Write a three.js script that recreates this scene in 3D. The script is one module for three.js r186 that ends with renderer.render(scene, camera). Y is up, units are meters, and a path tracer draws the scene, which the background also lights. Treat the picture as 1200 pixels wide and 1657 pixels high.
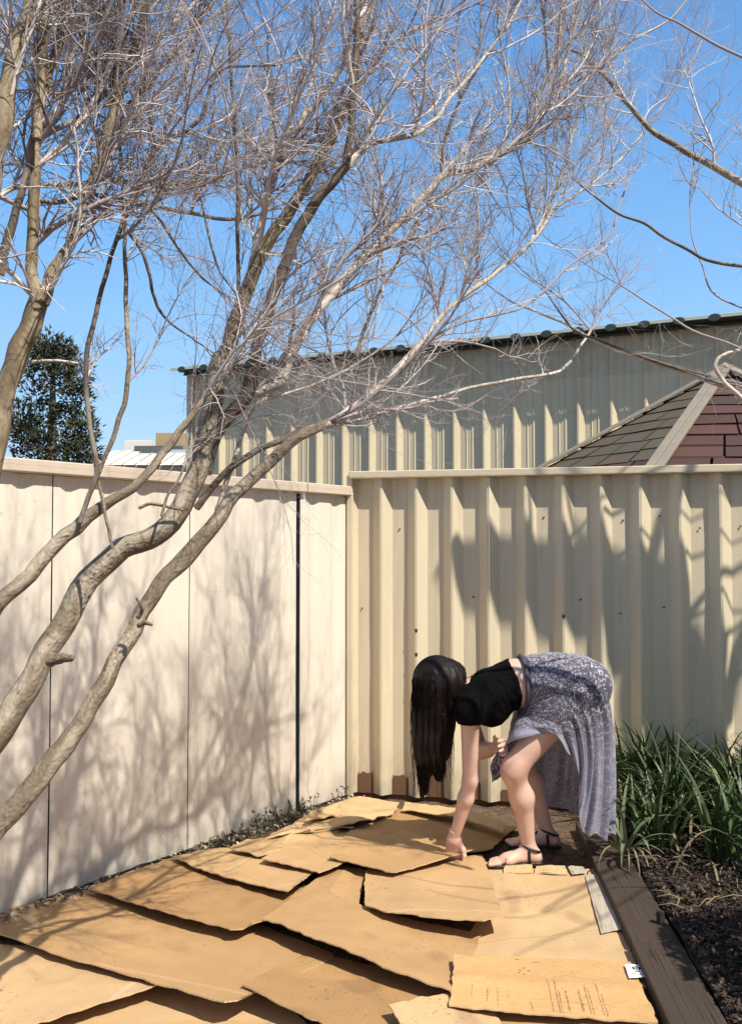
import * as THREE from 'three';
import { ImprovedNoise } from 'three/addons/math/ImprovedNoise.js';
import { mergeGeometries } from 'three/addons/utils/BufferGeometryUtils.js';
import { RoundedBoxGeometry } from 'three/addons/geometries/RoundedBoxGeometry.js';

// ---------------------------------------------------------------- camera, sky, sun, exposure
const clamp = (x, a = 0, b = 1) => Math.min(b, Math.max(a, x)), smooth = (a, b, x) => { const t = clamp((x - a) / (b - a)); return t * t * (3 - 2 * t); };
const scene = new THREE.Scene();
const W = 741, H = 1024, F = 1500, EYE = 1.38, PITCH = Math.atan(57.5 / 1500);
const camera = new THREE.PerspectiveCamera(2 * Math.atan(828.5 / F) * 180 / Math.PI, W / H, 0.05, 400);
camera.position.set(0, EYE, 0); camera.rotation.x = PITCH;
scene.add(camera);
const renderer = new THREE.WebGLRenderer({ antialias: true });
renderer.setSize(W, H);
renderer.toneMapping = THREE.LinearToneMapping;
renderer.toneMappingExposure = 1.36;
renderer.shadowMap.enabled = true;

const SUN = new THREE.Vector3(0.410, 0.805, 0.428).normalize();
{ // clear blue sky: deeper overhead, paler at the horizon, a little brighter round the sun
  const w = 512, h = 256, d = new Float32Array(w * h * 4), v = new THREE.Vector3();
  const keys = [[-90, .22, .20, .17], [-1.5, .24, .22, .19], [0, .52, .68, .84], [8, .33, .54, .80], [16, .20, .425, .755], [24, .125, .325, .67], [32, .075, .250, .585], [60, .045, .165, .45], [90, .035, .14, .40]];
  for (let j = 0; j < h; j++) for (let i = 0; i < w; i++) {
    const el = (j + .5) / h * 180 - 90, az = (i + .5) / w * 2 * Math.PI;
    let k = 0; while (k < keys.length - 2 && el > keys[k + 1][0]) k++;
    const a = keys[k], b = keys[k + 1], t = Math.min(1, Math.max(0, (el - a[0]) / (b[0] - a[0])));
    const e = el * Math.PI / 180;
    v.set(-Math.cos(az) * Math.cos(e), Math.sin(e), -Math.sin(az) * Math.cos(e));
    const c = Math.max(0, v.dot(SUN)), g = el > 0 ? .16 * Math.pow(c, 8) + .5 * Math.pow(c, 80) : 0, pale = el > 0 ? .62 * smooth(-.15, .95, v.dot(SUN)) : 0;
    const o = (j * w + i) * 4;
    for (let n = 0; n < 3; n++) { const q = a[n + 1] + (b[n + 1] - a[n + 1]) * t; d[o + n] = q + (.30 - q) * pale + g * [1, .97, .9][n]; }
    d[o + 3] = 1;
  }
  const sky = new THREE.DataTexture(d, w, h, THREE.RGBAFormat, THREE.FloatType);
  sky.mapping = THREE.EquirectangularReflectionMapping; sky.magFilter = sky.minFilter = THREE.LinearFilter; sky.needsUpdate = true;
  scene.background = sky; scene.environment = sky;
}
const sun = new THREE.DirectionalLight(new THREE.Color().setRGB(1, .93, .80), 4.9);
sun.position.copy(SUN).multiplyScalar(20); sun.target.position.set(0, 0, -4); sun.position.add(sun.target.position);
sun.castShadow = true; sun.shadow.mapSize.set(2048, 2048);
Object.assign(sun.shadow.camera, { left: -9, right: 9, top: 9, bottom: -9, near: 1, far: 60 });
scene.add(sun, sun.target);

// ---------------------------------------------------------------- helpers
const V = (x, y, z) => new THREE.Vector3(x, y, z);
const noise = new ImprovedNoise();
const nz = (x, y, z = 0) => noise.noise(x, y, z);
function rng(s) { return () => { s |= 0; s = s + 0x6D2B79F5 | 0; let t = Math.imul(s ^ s >>> 15, 1 | s); t = t + Math.imul(t ^ t >>> 7, 61 | t) ^ t; return ((t ^ t >>> 14) >>> 0) / 4294967296; }; }
const lerp = (a, b, t) => a + (b - a) * t;
const SP = Math.sin(PITCH), CP = Math.cos(PITCH);
function ray(px, py) { const x = (px - 600) / F, y = (828.5 - py) / F; return V(x, y * CP + SP, -(CP - y * SP)); }
function at(px, py, depth) { const d = ray(px, py); return d.multiplyScalar(depth / -d.z).add(camera.position); }          // the place seen at a pixel, at a depth
function onGround(px, py, h = 0) { const d = ray(px, py); return d.multiplyScalar((EYE - h) / -d.y).add(camera.position); } // the place seen at a pixel, at a height
const used = {};
function numbered(n) { const k = used[n] = (used[n] ?? -1) + 1; return k ? `${n}_${String(k).padStart(3, '0')}` : n; }
function tag(o, label, category, group) { o.userData.label = label; if (category) o.userData.category = category; if (group) o.userData.group = group; return o; }
function thing(name, pos, turn = 0) { const g = new THREE.Group(); g.name = numbered(name); g.position.copy(pos); g.rotation.y = turn; scene.add(g); return g; }
function mesh(name, geo, mat, parent = scene) {
  const m = new THREE.Mesh(geo, mat); m.name = parent === scene ? numbered(name) : name; m.castShadow = m.receiveShadow = true; parent.add(m); return m;
}
function struct(name, geo, mat) { const m = mesh(name, geo, mat); m.userData.kind = 'structure'; return m; }
class MB { // collects tubes, boxes, sheets into one geometry
  constructor() { this.p = []; this.n = []; this.t = []; this.i = []; }
  vert(p, n, u, v) { this.p.push(p.x, p.y, p.z); this.n.push(n.x, n.y, n.z); this.t.push(u, v); return this.p.length / 3 - 1; }
  tube(pts, rad, sides = 6, cap = true, lump = 0) {
    const N = pts.length, T = V(0, 0, 0), A = V(0, 0, 0), B = V(0, 0, 0), q = V(0, 0, 0), nn = V(0, 0, 0); let len = 0, base = this.p.length / 3;
    for (let k = 0; k < N; k++) {
      T.subVectors(pts[Math.min(k + 1, N - 1)], pts[Math.max(k - 1, 0)]).normalize();
      if (k === 0) { A.set(Math.abs(T.y) > .8 ? 1 : 0, Math.abs(T.y) > .8 ? 0 : 1, 0); }
      A.addScaledVector(T, -A.dot(T)).normalize(); B.crossVectors(T, A);
      if (k) len += pts[k].distanceTo(pts[k - 1]);
      for (let s = 0; s <= sides; s++) {
        const a = s / sides * 2 * Math.PI; nn.copy(A).multiplyScalar(Math.cos(a)).addScaledVector(B, Math.sin(a));
        let r = rad[k]; if (lump) r *= 1 + lump * nz(pts[k].x * 9 + Math.cos(a) * 1.1, pts[k].y * 9, pts[k].z * 9 + Math.sin(a) * 1.1);
        q.copy(pts[k]).addScaledVector(nn, r); this.vert(q, nn, s / sides * Math.max(.04, 2 * Math.PI * rad[0]), len);
      }
    }
    const row = sides + 1;
    for (let k = 0; k < N - 1; k++) for (let s = 0; s < sides; s++) { const a = base + k * row + s, b = a + row; this.i.push(a, a + 1, b, b, a + 1, b + 1); }
    if (cap) for (const [k, sg] of [[0, -1], [N - 1, 1]]) {
      T.subVectors(pts[Math.min(k + 1, N - 1)], pts[Math.max(k - 1, 0)]).normalize().multiplyScalar(sg);
      const c = this.vert(pts[k].clone().addScaledVector(T, rad[k] * .3), T, 0, len), o = base + k * row;
      for (let s = 0; s < sides; s++) sg > 0 ? this.i.push(o + s, o + s + 1, c) : this.i.push(o + s + 1, o + s, c);
    }
    return this;
  }
  quad(a, b, c, d, uv = [[0, 0], [1, 0], [1, 1], [0, 1]]) { // counter-clockwise from the front
    const n = V(0, 0, 0).subVectors(b, a).cross(V(0, 0, 0).subVectors(d, a)).normalize(); const q = [a, b, c, d].map((p, k) => this.vert(p, n, ...uv[k]));
    this.i.push(q[0], q[1], q[2], q[0], q[2], q[3]); return this;
  }
  tri(a, b, c) { const n = V(0, 0, 0).subVectors(b, a).cross(V(0, 0, 0).subVectors(c, a)).normalize(); const q = [a, b, c].map((p, k) => this.vert(p, n, k === 1 ? 1 : 0, k === 2 ? 1 : 0)); this.i.push(...q); return this; }
  grid(nu, nv, f, flip = false) { // f(i/nu, j/nv) -> [Vector3, u, v]
    const base = this.p.length / 3, P = [];
    for (let j = 0; j <= nv; j++) for (let i = 0; i <= nu; i++) P.push(f(i / nu, j / nv));
    const g = (i, j) => P[clamp(j, 0, nv) * (nu + 1) + clamp(i, 0, nu)][0], a = V(0, 0, 0), b = V(0, 0, 0);
    for (let j = 0; j <= nv; j++) for (let i = 0; i <= nu; i++) {
      a.subVectors(g(i + 1, j), g(i - 1, j)); b.subVectors(g(i, j + 1), g(i, j - 1)); const n = a.clone().cross(b).normalize(); if (flip) n.negate();
      const q = P[j * (nu + 1) + i]; this.vert(q[0], n, q[1], q[2]);
    }
    for (let j = 0; j < nv; j++) for (let i = 0; i < nu; i++) { const o = base + j * (nu + 1) + i, r = o + nu + 1; flip ? this.i.push(o, r, o + 1, o + 1, r, r + 1) : this.i.push(o, o + 1, r, o + 1, r + 1, r); }
    return this;
  }
  geo() {
    const g = new THREE.BufferGeometry();
    g.setAttribute('position', new THREE.Float32BufferAttribute(this.p, 3)); g.setAttribute('normal', new THREE.Float32BufferAttribute(this.n, 3));
    g.setAttribute('uv', new THREE.Float32BufferAttribute(this.t, 2)); g.setIndex(this.i); return g;
  }
}
function box(w, h, d, x, y, z, r = .004) { return new RoundedBoxGeometry(w, h, d, 1, r).translate(x, y, z); }
function tex(w, h, f, srgb = true) { // f(x, y) -> [r, g, b] in 0..1
  const d = new Uint8Array(w * h * 4);
  for (let y = 0; y < h; y++) for (let x = 0; x < w; x++) { const c = f(x / w, y / h), o = (y * w + x) * 4; d[o] = clamp(c[0]) * 255; d[o + 1] = clamp(c[1]) * 255; d[o + 2] = clamp(c[2]) * 255; d[o + 3] = 255; }
  const t = new THREE.DataTexture(d, w, h); t.wrapS = t.wrapT = THREE.RepeatWrapping; t.magFilter = t.minFilter = THREE.LinearFilter;
  if (srgb) t.colorSpace = THREE.SRGBColorSpace; t.needsUpdate = true; return t;
}
const toS = (c) => c <= .0031308 ? c * 12.92 : 1.055 * Math.pow(c, 1 / 2.4) - .055;
const lin = (r, g, b, k = 1) => [toS(clamp(r * k)), toS(clamp(g * k)), toS(clamp(b * k))];
// noise that repeats over n units of the unit square
function tn(x, y, n, m = n, s = 0) {
  const w = (X, Y) => nz(X, Y, s), X = x * n, Y = y * m, a = x, b = y;
  return lerp(lerp(w(X, Y), w(X - n, Y), a), lerp(w(X, Y - m), w(X - n, Y - m), a), b) * 1.35;
}
function mat(o) { return new THREE.MeshStandardMaterial({ roughness: .8, side: THREE.DoubleSide, ...o }); }
const rep = (t, x, y = x) => { t.repeat.set(x, y); return t; };

// ---------------------------------------------------------------- materials
const M = {};
{ // painted steel sheet: chalky paint, dust and run marks, one repeat per 1.2 m across and 1.9 m up
  const sheet = (r, g, b, dirt, s) => tex(384, 512, (x, y) => {
    const run = tn(x, y, 46, 3, s), big = tn(x, y, 4, 4, s + 3), fine = tn(x, y, 90, 90, s + 5), foot = smooth(.2, .0, y) * (.5 + .5 * tn(x, y, 30, 20, s + 8)), spot = smooth(.52, .7, tn(x, y, 60, 70, s + 11));
    let k = 1 + .085 * run + .08 * big + .04 * fine;
    const d = clamp(dirt * (.35 * smooth(-.1, .7, run + big * .5) + foot * 1.1) + spot * .25);
    return lin(lerp(r * k, .20, d), lerp(g * k, .16, d), lerp(b * k, .11, d));
  });
  M.leftSheet = mat({ map: rep(sheet(.73, .66, .57, .36, 1), 1 / 1.2, 1 / 1.9), roughness: .62 });
  M.rightSheet = mat({ map: rep(sheet(.63, .545, .395, .62, 20), 1 / 1.2, 1 / 1.9), roughness: .5 });
  M.capLeft = mat({ map: rep(sheet(.60, .50, .40, .5, 40), 1, 1 / .5), roughness: .6 });
  M.shedSheet = mat({ map: rep(sheet(.66, .57, .385, .3, 60), 1 / 2, 1 / 3), roughness: .55 });
}
M.shedRoof = mat({ color: new THREE.Color().setRGB(.50, .58, .50), roughness: .5 });
M.fascia = mat({ color: new THREE.Color().setRGB(.035, .05, .04), roughness: .6 });
M.darkGap = mat({ color: new THREE.Color().setRGB(.03, .026, .022), roughness: .9 });
M.rust = mat({ map: rep(tex(128, 128, (x, y) => { const n = tn(x, y, 8, 8, 2) + .5 * tn(x, y, 30, 30, 4); return lin(.15 + .06 * n, .075 + .03 * n, .04 + .015 * n); }), 2, 2), roughness: .95 });
M.screw = mat({ color: new THREE.Color().setRGB(.06, .045, .035), roughness: .6 });
{ // smooth crepe bark: grey and tan patches
  const bark = (a, b, c, s) => tex(128, 512, (x, y) => {
    const p = smooth(-.25, .35, tn(x, y, 4, 7, s) + .4 * tn(x, y, 12, 24, s + 1)), f = tn(x, y, 24, 60, s + 2), sp = smooth(.45, .65, tn(x, y, 14, 40, s + 4)), st = smooth(.3, .6, tn(x, y, 3, 90, s + 6));
    const li = smooth(.3, .55, tn(x, y, 5, 11, s + 9)) * .45, m = [0, 1, 2].map((n) => lerp(lerp(lerp(a[n], b[n], p), [.24, .25, .17][n], li), c[n], sp * .8) * (1 + .3 * f) * (1 - .4 * st)); return lin(...m);
  });
  const bump = rep(tex(128, 256, (x, y) => { const v = .5 + .3 * tn(x, y, 8, 18, 70) + .25 * tn(x, y, 24, 50, 71); return [v, v, v]; }, false), 6, 2);
  M.bark = mat({ map: rep(bark([.19, .145, .10], [.37, .305, .23], [.085, .062, .046], 3), 6, .9), bumpMap: bump, bumpScale: .006, roughness: .75 });
  M.barkTan = mat({ map: rep(bark([.17, .125, .07], [.34, .265, .17], [.085, .056, .035], 13), 6, .9), bumpMap: bump, bumpScale: .003, roughness: .7 });
  M.barkDark = mat({ map: rep(bark([.11, .085, .066], [.22, .18, .145], [.055, .042, .034], 23), 6, .9), bumpMap: bump, bumpScale: .003, roughness: .8 });
  M.barkPale = mat({ map: rep(bark([.42, .36, .30], [.60, .54, .47], [.17, .13, .10], 33), 6, .9), bumpMap: bump, bumpScale: .002, roughness: .7 });
  M.twig = mat({ color: new THREE.Color().setRGB(.36, .30, .30), roughness: .8 });
  M.twigPale = mat({ color: new THREE.Color().setRGB(.64, .58, .55), roughness: .6 });
  M.seed = mat({ color: new THREE.Color().setRGB(.13, .095, .09), roughness: .9 });
}
M.soil = mat({ map: rep(tex(256, 256, (x, y) => { const n = tn(x, y, 6, 6, 5) * .6 + tn(x, y, 24, 24, 6) * .7 + tn(x, y, 70, 70, 7) * .7; return lin(.095, .06, .038, 1 + .7 * n); }), 1.2), bumpMap: rep(tex(256, 256, (x, y) => { const v = .5 + .35 * tn(x, y, 20, 20, 8) + .25 * tn(x, y, 60, 60, 9); return [v, v, v]; }, false), 1.2), bumpScale: .03, roughness: 1 });
M.mulch = mat({ map: rep(tex(256, 256, (x, y) => { const n = tn(x, y, 18, 18, 15) * .8 + tn(x, y, 60, 60, 16); return lin(.036, .023, .016, 1 + .8 * n); }), 1.6), bumpMap: rep(tex(256, 256, (x, y) => { const v = .5 + .4 * tn(x, y, 24, 24, 18) + .25 * tn(x, y, 60, 60, 19); return [v, v, v]; }, false), 1.6), bumpScale: .04, roughness: 1 });
M.chip = [[.036, .024, .018], [.07, .044, .031], [.13, .095, .07]].map((c) => mat({ color: new THREE.Color().setRGB(...c), roughness: .95 }));
M.sleeper = mat({ map: rep(tex(256, 512, (x, y) => { const g = tn(x, y, 40, 3, 31), b = tn(x, y, 5, 4, 32), k = smooth(.42, .6, tn(x, y, 26, 5, 33)); const c = 1 + .28 * g + .25 * b - .55 * k; return lin(.046, .030, .021, c); }), 1, 1), bumpMap: rep(tex(256, 256, (x, y) => { const v = .5 + .45 * tn(x, y, 40, 3, 31); return [v, v, v]; }, false), 1), bumpScale: .006, roughness: .9 });
// ---------------------------------------------------------------- ground
{
  const g = new THREE.PlaneGeometry(300, 300, 1, 1).rotateX(-Math.PI / 2); g.attributes.uv.array.forEach((v, i, a) => a[i] = v * 300);
  struct('ground', g, M.soil);
}
const CORNER = V(-.114, 0, -5.19), LDIR = V(-.6, 0, .8), RDIR = V(.9736, 0, .2284);   // fence corner; the left fence runs towards the camera, the right one to the right
// ---------------------------------------------------------------- fences (built along +x of their own group, +z towards the garden)
function profileSheet(pts, y0, y1, mat_, parent, name, s0 = 0, bend = .0015) {   // pts: [along, out]
  const mb = new MB(); const ny = 8;
  for (let k = 0; k < pts.length - 1; k++) {
    const a = pts[k], b = pts[k + 1];
    mb.grid(1, ny, (u, v) => { const s = lerp(a[0], b[0], u), y = lerp(y0, y1, v); return [V(s, y, lerp(a[1], b[1], u) + bend * nz(s * 3 + s0, y * 2.3, s0)), s + s0, y]; });
  }
  return mesh(name, mb.geo(), mat_, parent);
}
{ // left fence: x runs from the corner towards the camera in this group turned so that +z faces the garden
  const f = thing('metal_fence', CORNER);
  tag(f, 'pinkish cream sheet metal fence on the left with twig shadows across it', 'fence', null);
  const N = V(.8, 0, .6); // faces the garden
  const basis = new THREE.Matrix4().makeBasis(LDIR.clone().negate(), V(0, 1, 0), N); f.setRotationFromMatrix(basis);
  // own x runs towards the corner: place things at x = -t
  const top = 1.665, seams = [[.457, 1.187], [1.192, 1.904], [1.91, 2.68], [2.686, 3.45], [3.456, 4.3], [.028, .398]];
  seams.forEach(([a, b], k) => {
    const pts = []; let s = -b; pts.push([s, 0]);
    const P = .1875;
    for (let c = -b + .03; c < -a - .12; c += P) { pts.push([c, 0], [c + .034, -.011], [c + .06, -.011], [c + .094, 0]); }
    pts.push([-a, 0]);
    profileSheet(pts, .02, top, M.leftSheet, f, 'fence_panel', k * .37, .003);
  });
  for (const t of [1.1895, 1.907, 2.683, 3.453]) mesh('post', box(.06, 1.64, .02, -t, .84, -.034), M.darkGap, f);
  mesh('post', box(.048, 1.66, .06, -.421 + .012, .85, -.022), M.leftSheet, f);
  mesh('gap_strip', box(.17, 1.64, .006, -.395, .84, -.075, .002), M.darkGap, f);
  mesh('post', box(.03, 1.66, .05, -.014, .85, -.03), M.darkGap, f);
  mesh('gap_strip', box(.005, 1.64, .054, -.4365, .84, -.021, .001), M.darkGap, f);
  for (const [a, b] of [[.41, 2.3], [2.304, 4.3], [.012, .404]]) {
    const g = box(b - a, .052, .075, -(a + b) / 2, 1.694, .0, .006); mesh('top_rail', g, M.capLeft, f);
  }
  mesh('bottom_rail', box(4.28, .05, .02, -2.15, .03, -.032), M.capLeft, f);
}
{ // right fence
  const f = thing('metal_fence', CORNER); tag(f, 'yellowish cream ribbed metal fence behind the bending person', 'fence', null);
  f.setRotationFromMatrix(new THREE.Matrix4().makeBasis(RDIR, V(0, 1, 0), V(-.2284, 0, .9736)));
  const P = .196, D = .046, start = .19 - P;
  for (let k = 0; k < 5; k++) {
    const pts = [];
    for (let j = 0; j < 4; j++) {
      const s = start + (k * 4 + j) * P; if (j === 0) pts.push([s, D]);
      pts.push([s + .05, 0], [s + .136, 0], [s + .184, D], [s + P - (j === 3 ? .0015 : 0), D]);
    }
    profileSheet(pts, .03, 1.765, M.rightSheet, f, 'fence_panel', k * .61, .006);
  }
  for (const [a, b] of [[.005, 2.36], [2.364, 4.0]]) mesh('top_rail', box(b - a, .042, .105, (a + b) / 2, 1.781, .018, .006), M.rightSheet, f);
  mesh('bottom_rail', box(3.9, .11, .03, 1.97, .045, -.02), M.rust, f);
  mesh('post', box(.034, 1.78, .04, .006, .89, .03, .005), M.rightSheet, f);
  const r = rng(4);
  for (let k = 0; k < 14; k++) {   // screw heads along the two hidden rails
    const s = start + k * P + .09; if (s < .02) continue;
    for (const y of [1.52, 1.08]) if (r() < .5) mesh('screw', new THREE.SphereGeometry(.0055, 6, 4).scale(1, 1, .5).translate(s + (r() - .5) * .06, y + (r() - .5) * .09, .004), M.screw, f);
  }
  for (const [k, y] of [[2, .93], [2, .66], [2, .8], [6, 1.02]]) mesh('screw', new THREE.SphereGeometry(.009, 6, 4).scale(1, 1.3, .5).translate(start + k * P - .006, y, D + .002), M.screw, f);
  // rusty earth staining at the foot
  for (let k = 0; k < 18; k++) { const mb = new MB(), s = start + k * P + .051; if (s < 0) continue; const h = (k < 4 ? .08 : .03) + .04 * r(); mb.grid(14, 2, (u, v) => [V(s + u * .084, .03 + v * (h + .035 * nz(s * 7 + u * 3, 1) + .008 * nz(s * 31 + u * 12, 4)), .0065), u, v]); mesh('rust_strip', mb.geo(), M.rust, f); }
}
// ---------------------------------------------------------------- shed beyond the fence
{
  const A = V(-2.064, 0, -10.675), B = V(3.285, 0, -8.21), dir = B.clone().sub(A).setY(0).normalize(), n = V(-dir.z, 0, dir.x); if (n.z < 0) n.negate();
  const f = thing('metal_shed', A); tag(f, 'long beige ribbed metal shed with green roof edge behind the right fence', 'shed');
  f.setRotationFromMatrix(new THREE.Matrix4().makeBasis(dir, V(0, 1, 0), n));
  const L = 9.6, Hh = 3.40, P = .312;
  for (let k = 0; k < 10; k++) {
    const pts = [];
    for (let j = 0; j < 3; j++) {
      const s = .02 + (k * 3 + j) * P; if (j === 0) pts.push([s, 0]);
      pts.push([s + .045, 0], [s + .058, .042], [s + .075, .042], [s + .125, 0], [s + .185, 0], [s + .19, .006], [s + .198, 0], [s + .245, 0], [s + .25, .006], [s + .258, 0], [s + P, 0]);
    }
    profileSheet(pts, 0, Hh - .03, M.shedSheet, f, 'wall_panel', k * .83, .004);
  }
  mesh('corner_flashing', box(.08, Hh - .03, .07, -.022, Hh / 2 - .015, -.005), M.shedSheet, f);
  mesh('end_wall', box(.03, Hh, 5, -.03, Hh / 2, -2.56), M.shedSheet, f);
  mesh('back_wall', box(L, Hh + .5, .03, L / 2, Hh / 2 + .25, -5.1), M.shedSheet, f);
  mesh('fascia', box(L + .1, .03, .02, L / 2 - .03, Hh - .02, .058), M.fascia, f);
  mesh('soffit', box(L + .1, .012, .17, L / 2 - .03, Hh + .004, .10), M.fascia, f);
  const mb = new MB(), pr = []; for (let s = -.16; s < L; s += .30) pr.push([s, 0], [s + .10, 0], [s + .125, .018], [s + .20, .018], [s + .225, 0]);
  for (let k = 0; k < pr.length - 1; k++) mb.grid(1, 6, (u, v) => [V(lerp(pr[k][0], pr[k + 1][0], u), Hh + .022 + lerp(pr[k][1], pr[k + 1][1], u) + v * .62, .205 - v * 5.4), u, v]);
  mesh('roof', mb.geo(), M.shedRoof, f);
  mesh('roof_edge', box(L + .3, .034, .012, L / 2, Hh + .018, .212, .003), M.shedRoof, f);
  for (let s = -.0; s < L; s += .30) mesh('rib_end', new THREE.CylinderGeometry(.052, .06, .012, 10, 1, false, 0, Math.PI * 2).rotateX(Math.PI / 2).scale(1, .62, 1).translate(s, Hh + .006, .2145), M.fascia, f);
}
// ---------------------------------------------------------------- gazebo roof beyond the right fence
{
  const apexP = at(1172, 600, 6.2), he = 1.72, c = V(apexP.x, 0, apexP.z), f = thing('gazebo', c);
  tag(f, 'hexagonal gazebo with red brown shingled roof and pale hip boards at the right', 'gazebo');
  const R = 1.55, ap = V(0, apexP.y - 0, 0);
  const corner = [0, .885, 1.97, 3.05, 4.13, 5.2].map((q) => V(Math.cos(Math.PI + .06 + q) * R, he, -Math.sin(Math.PI + .06 + q) * R));
  const r = rng(12);
  const mats = [[.06, .024, .021], [.05, .022, .019], [.072, .030, .025], [.045, .022, .02]].map((q) => mat({ color: new THREE.Color().setRGB(...q), roughness: .85 }));
  const moss = [[.085, .070, .043], [.078, .064, .040], [.088, .062, .042]].map((q) => mat({ color: new THREE.Color().setRGB(...q), roughness: .9 }));
  for (let k = 0; k < 6; k++) {
    const a = corner[k], b = corner[(k + 1) % 6];
    const nrm = b.clone().sub(a).cross(ap.clone().sub(a)).normalize(); if (nrm.y < 0) nrm.negate();
    const rows = 11;
    for (let j = 0; j < rows; j++) {
      const v0 = j / rows, v1 = Math.min(.995, (j + 1.15) / rows), nseg = Math.max(1, Math.round(5 * (1 - v0)));
      for (let s = 0; s < nseg; s++) {
        const p = (u, v, o) => a.clone().lerp(b, u).lerp(ap, v).addScaledVector(nrm, o);
        const u0 = s / nseg + .006, u1 = (s + 1) / nseg - .006, lift = (k === 0 ? .009 : .014) + .006 * r(), mb = new MB();
        const q = [p(u0, v0 + .012 * (r() - .5), lift), p(u1, v0 + .012 * (r() - .5), lift), p(u1, v1, .004), p(u0, v1, .004)], w = [p(u0, v0, lift - .009), p(u1, v0, lift - .009)];
        mb.quad(q[0], q[1], q[2], q[3]).quad(w[0], w[1], q[1], q[0]);
        const set = k === 0 && v0 > .12 ? moss : mats;
        mesh('shingle', mb.geo(), set[Math.floor(r() * set.length)], f);
      }
    }
    const under = new MB().tri(a.clone().multiply(V(.99, 1, .99)).add(V(0, -.02, 0)), b.clone().multiply(V(.99, 1, .99)).add(V(0, -.02, 0)), ap.clone().add(V(0, -.03, 0))); mesh('roof_lining', under.geo(), M.fascia, f);
    // hip board: two pale boards butted along each hip
    const d = ap.clone().sub(a), len = d.length(), g = mergeGeometries([-1, 1].map((sg) => box(.05, .022, len * 1.0, sg * .027, .03 + 0, len / 2, .005)));
    const zax = d.clone().normalize(), yax = V(0, 1, 0).addScaledVector(zax, -zax.y).normalize(), xax = yax.clone().cross(zax);
    g.applyMatrix4(new THREE.Matrix4().makeBasis(xax, yax, zax).setPosition(a)); mesh('hip_board', g, M.hip ??= mat({ map: rep(tex(64, 256, (x, y) => lin(.24, .205, .16, 1 + .5 * tn(x, y, 8, 24, 3) - .5 * smooth(.35, .6, tn(x, y, 5, 40, 9)))), 4, 1), roughness: .8 }), f);
    mesh('post', box(.09, he, .09, a.x * .9, he / 2 - .0, a.z * .9), M.sleeper, f);
  }
  mesh('finial', new THREE.ConeGeometry(.09, .06, 8).translate(0, ap.y + .03, 0), M.hip, f);
}
// ---------------------------------------------------------------- house and conifer beyond the left fence
{
  const p = at(232, 900, 15); p.y = 0; const f = thing('house', p); tag(f, 'pale house with white roof and beige gable box beyond the left fence', 'house');
  const pale = mat({ color: new THREE.Color().setRGB(.74, .70, .63), roughness: .6 }), cream = mat({ color: new THREE.Color().setRGB(.62, .58, .50), roughness: .7 }), tanm = mat({ color: new THREE.Color().setRGB(.36, .27, .15) }), dark = mat({ color: new THREE.Color().setRGB(.07, .085, .09) });
  const h = (y) => EYE + (886 - y) / 1500 * 15, x = (px) => (px - 232) / 100;
  mesh('wall', box(2.2, h(745), .2, .15, h(745) / 2, -.3), cream, f);
  const roof = new MB(); // low pitched pale roof facing us with standing ribs
  for (let k = 0; k < 12; k++) { const a = -.95 + k * .2, b = a + .19; roof.quad(V(a, h(752), 0), V(b, h(752), 0), V(b, h(712), -1.6), V(a, h(712), -1.6)).quad(V(b, h(752), 0), V(b + .01, h(752) + .03, 0), V(b + .01, h(712) + .03, -1.6), V(b, h(712), -1.6)); }
  mesh('roof', roof.geo(), pale, f);
  mesh('gable_box', box(.52, .5, .5, .06, h(704), -1.9), tanm, f);
  mesh('gutter', box(.85, .09, .12, -.12, h(709), -1.55), dark, f);
  mesh('vent_box', box(.5, .26, .3, -.14, h(722), -1.4), dark, f);
  mesh('window', box(.5, .3, .05, .2, h(728), -1.35), mat({ color: new THREE.Color().setRGB(.35, .42, .47), roughness: .2 }), f);
  mesh('side_wall', box(.5, h(688), .3, -.62, h(688) / 2, -2.2), pale, f);
}
{
  const p = at(84, 800, 7.5); p.y = 0; const f = thing('conifer_tree', p); tag(f, 'dark dense evergreen tree rising above the left fence', 'tree');
  const r = rng(77), htop = EYE + (886 - 528) / 1500 * 7.5;
  mesh('trunk', new MB().tube([V(0, 0, 0), V(.03, 1, 0), V(0, 2, .02), V(0, htop - .3, 0)], [.09, .08, .05, .015], 8).geo(), M.barkDark, f);
  const tones = [[.042, .054, .022], [.07, .082, .034], [.026, .034, .016], [.11, .085, .045]];
  const mbs = tones.map(() => new MB());
  const clumps = []; for (let k = 0; k < 150; k++) { const t = Math.pow(r(), .85), y = lerp(.75, htop - .12, t), prof = .52 * Math.pow(1 - t * .97, .36), a = r() * 6.283, q = prof * Math.sqrt(.15 + .85 * r()) * .86; clumps.push([V(Math.cos(a) * q, y, Math.sin(a) * q), .09 + .09 * r() * (1 - .5 * t), Math.floor(r() * 3)]); }
  for (const [c0, R0, tone] of clumps) for (let k = 0; k < 130; k++) { // leaf sprays gathered in clumps
    const o = V(r() - .5, r() - .5, r() - .5).normalize().multiplyScalar(R0 * Math.cbrt(r())), c = c0.clone().add(o), d = o.clone().normalize().add(V(r() - .5, r() * .9 - .1, r() - .5)).normalize(), e = V(r() - .5, r() - .5, r() - .5).cross(d).normalize(), s = .011 + .014 * r();
    mbs[r() < .07 ? 3 : r() < .75 ? tone : Math.floor(r() * 3)].tri(c.clone().addScaledVector(e, s * .5), c.clone().addScaledVector(d, s * 2.2), c.clone().addScaledVector(e, -s * .5));
  }
  mbs.forEach((m, k) => { const o = mesh('crown', m.geo(), mat({ color: new THREE.Color().setRGB(...tones[k]), roughness: .9 }), f); o.userData.kind = 'stuff'; });
}
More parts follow.
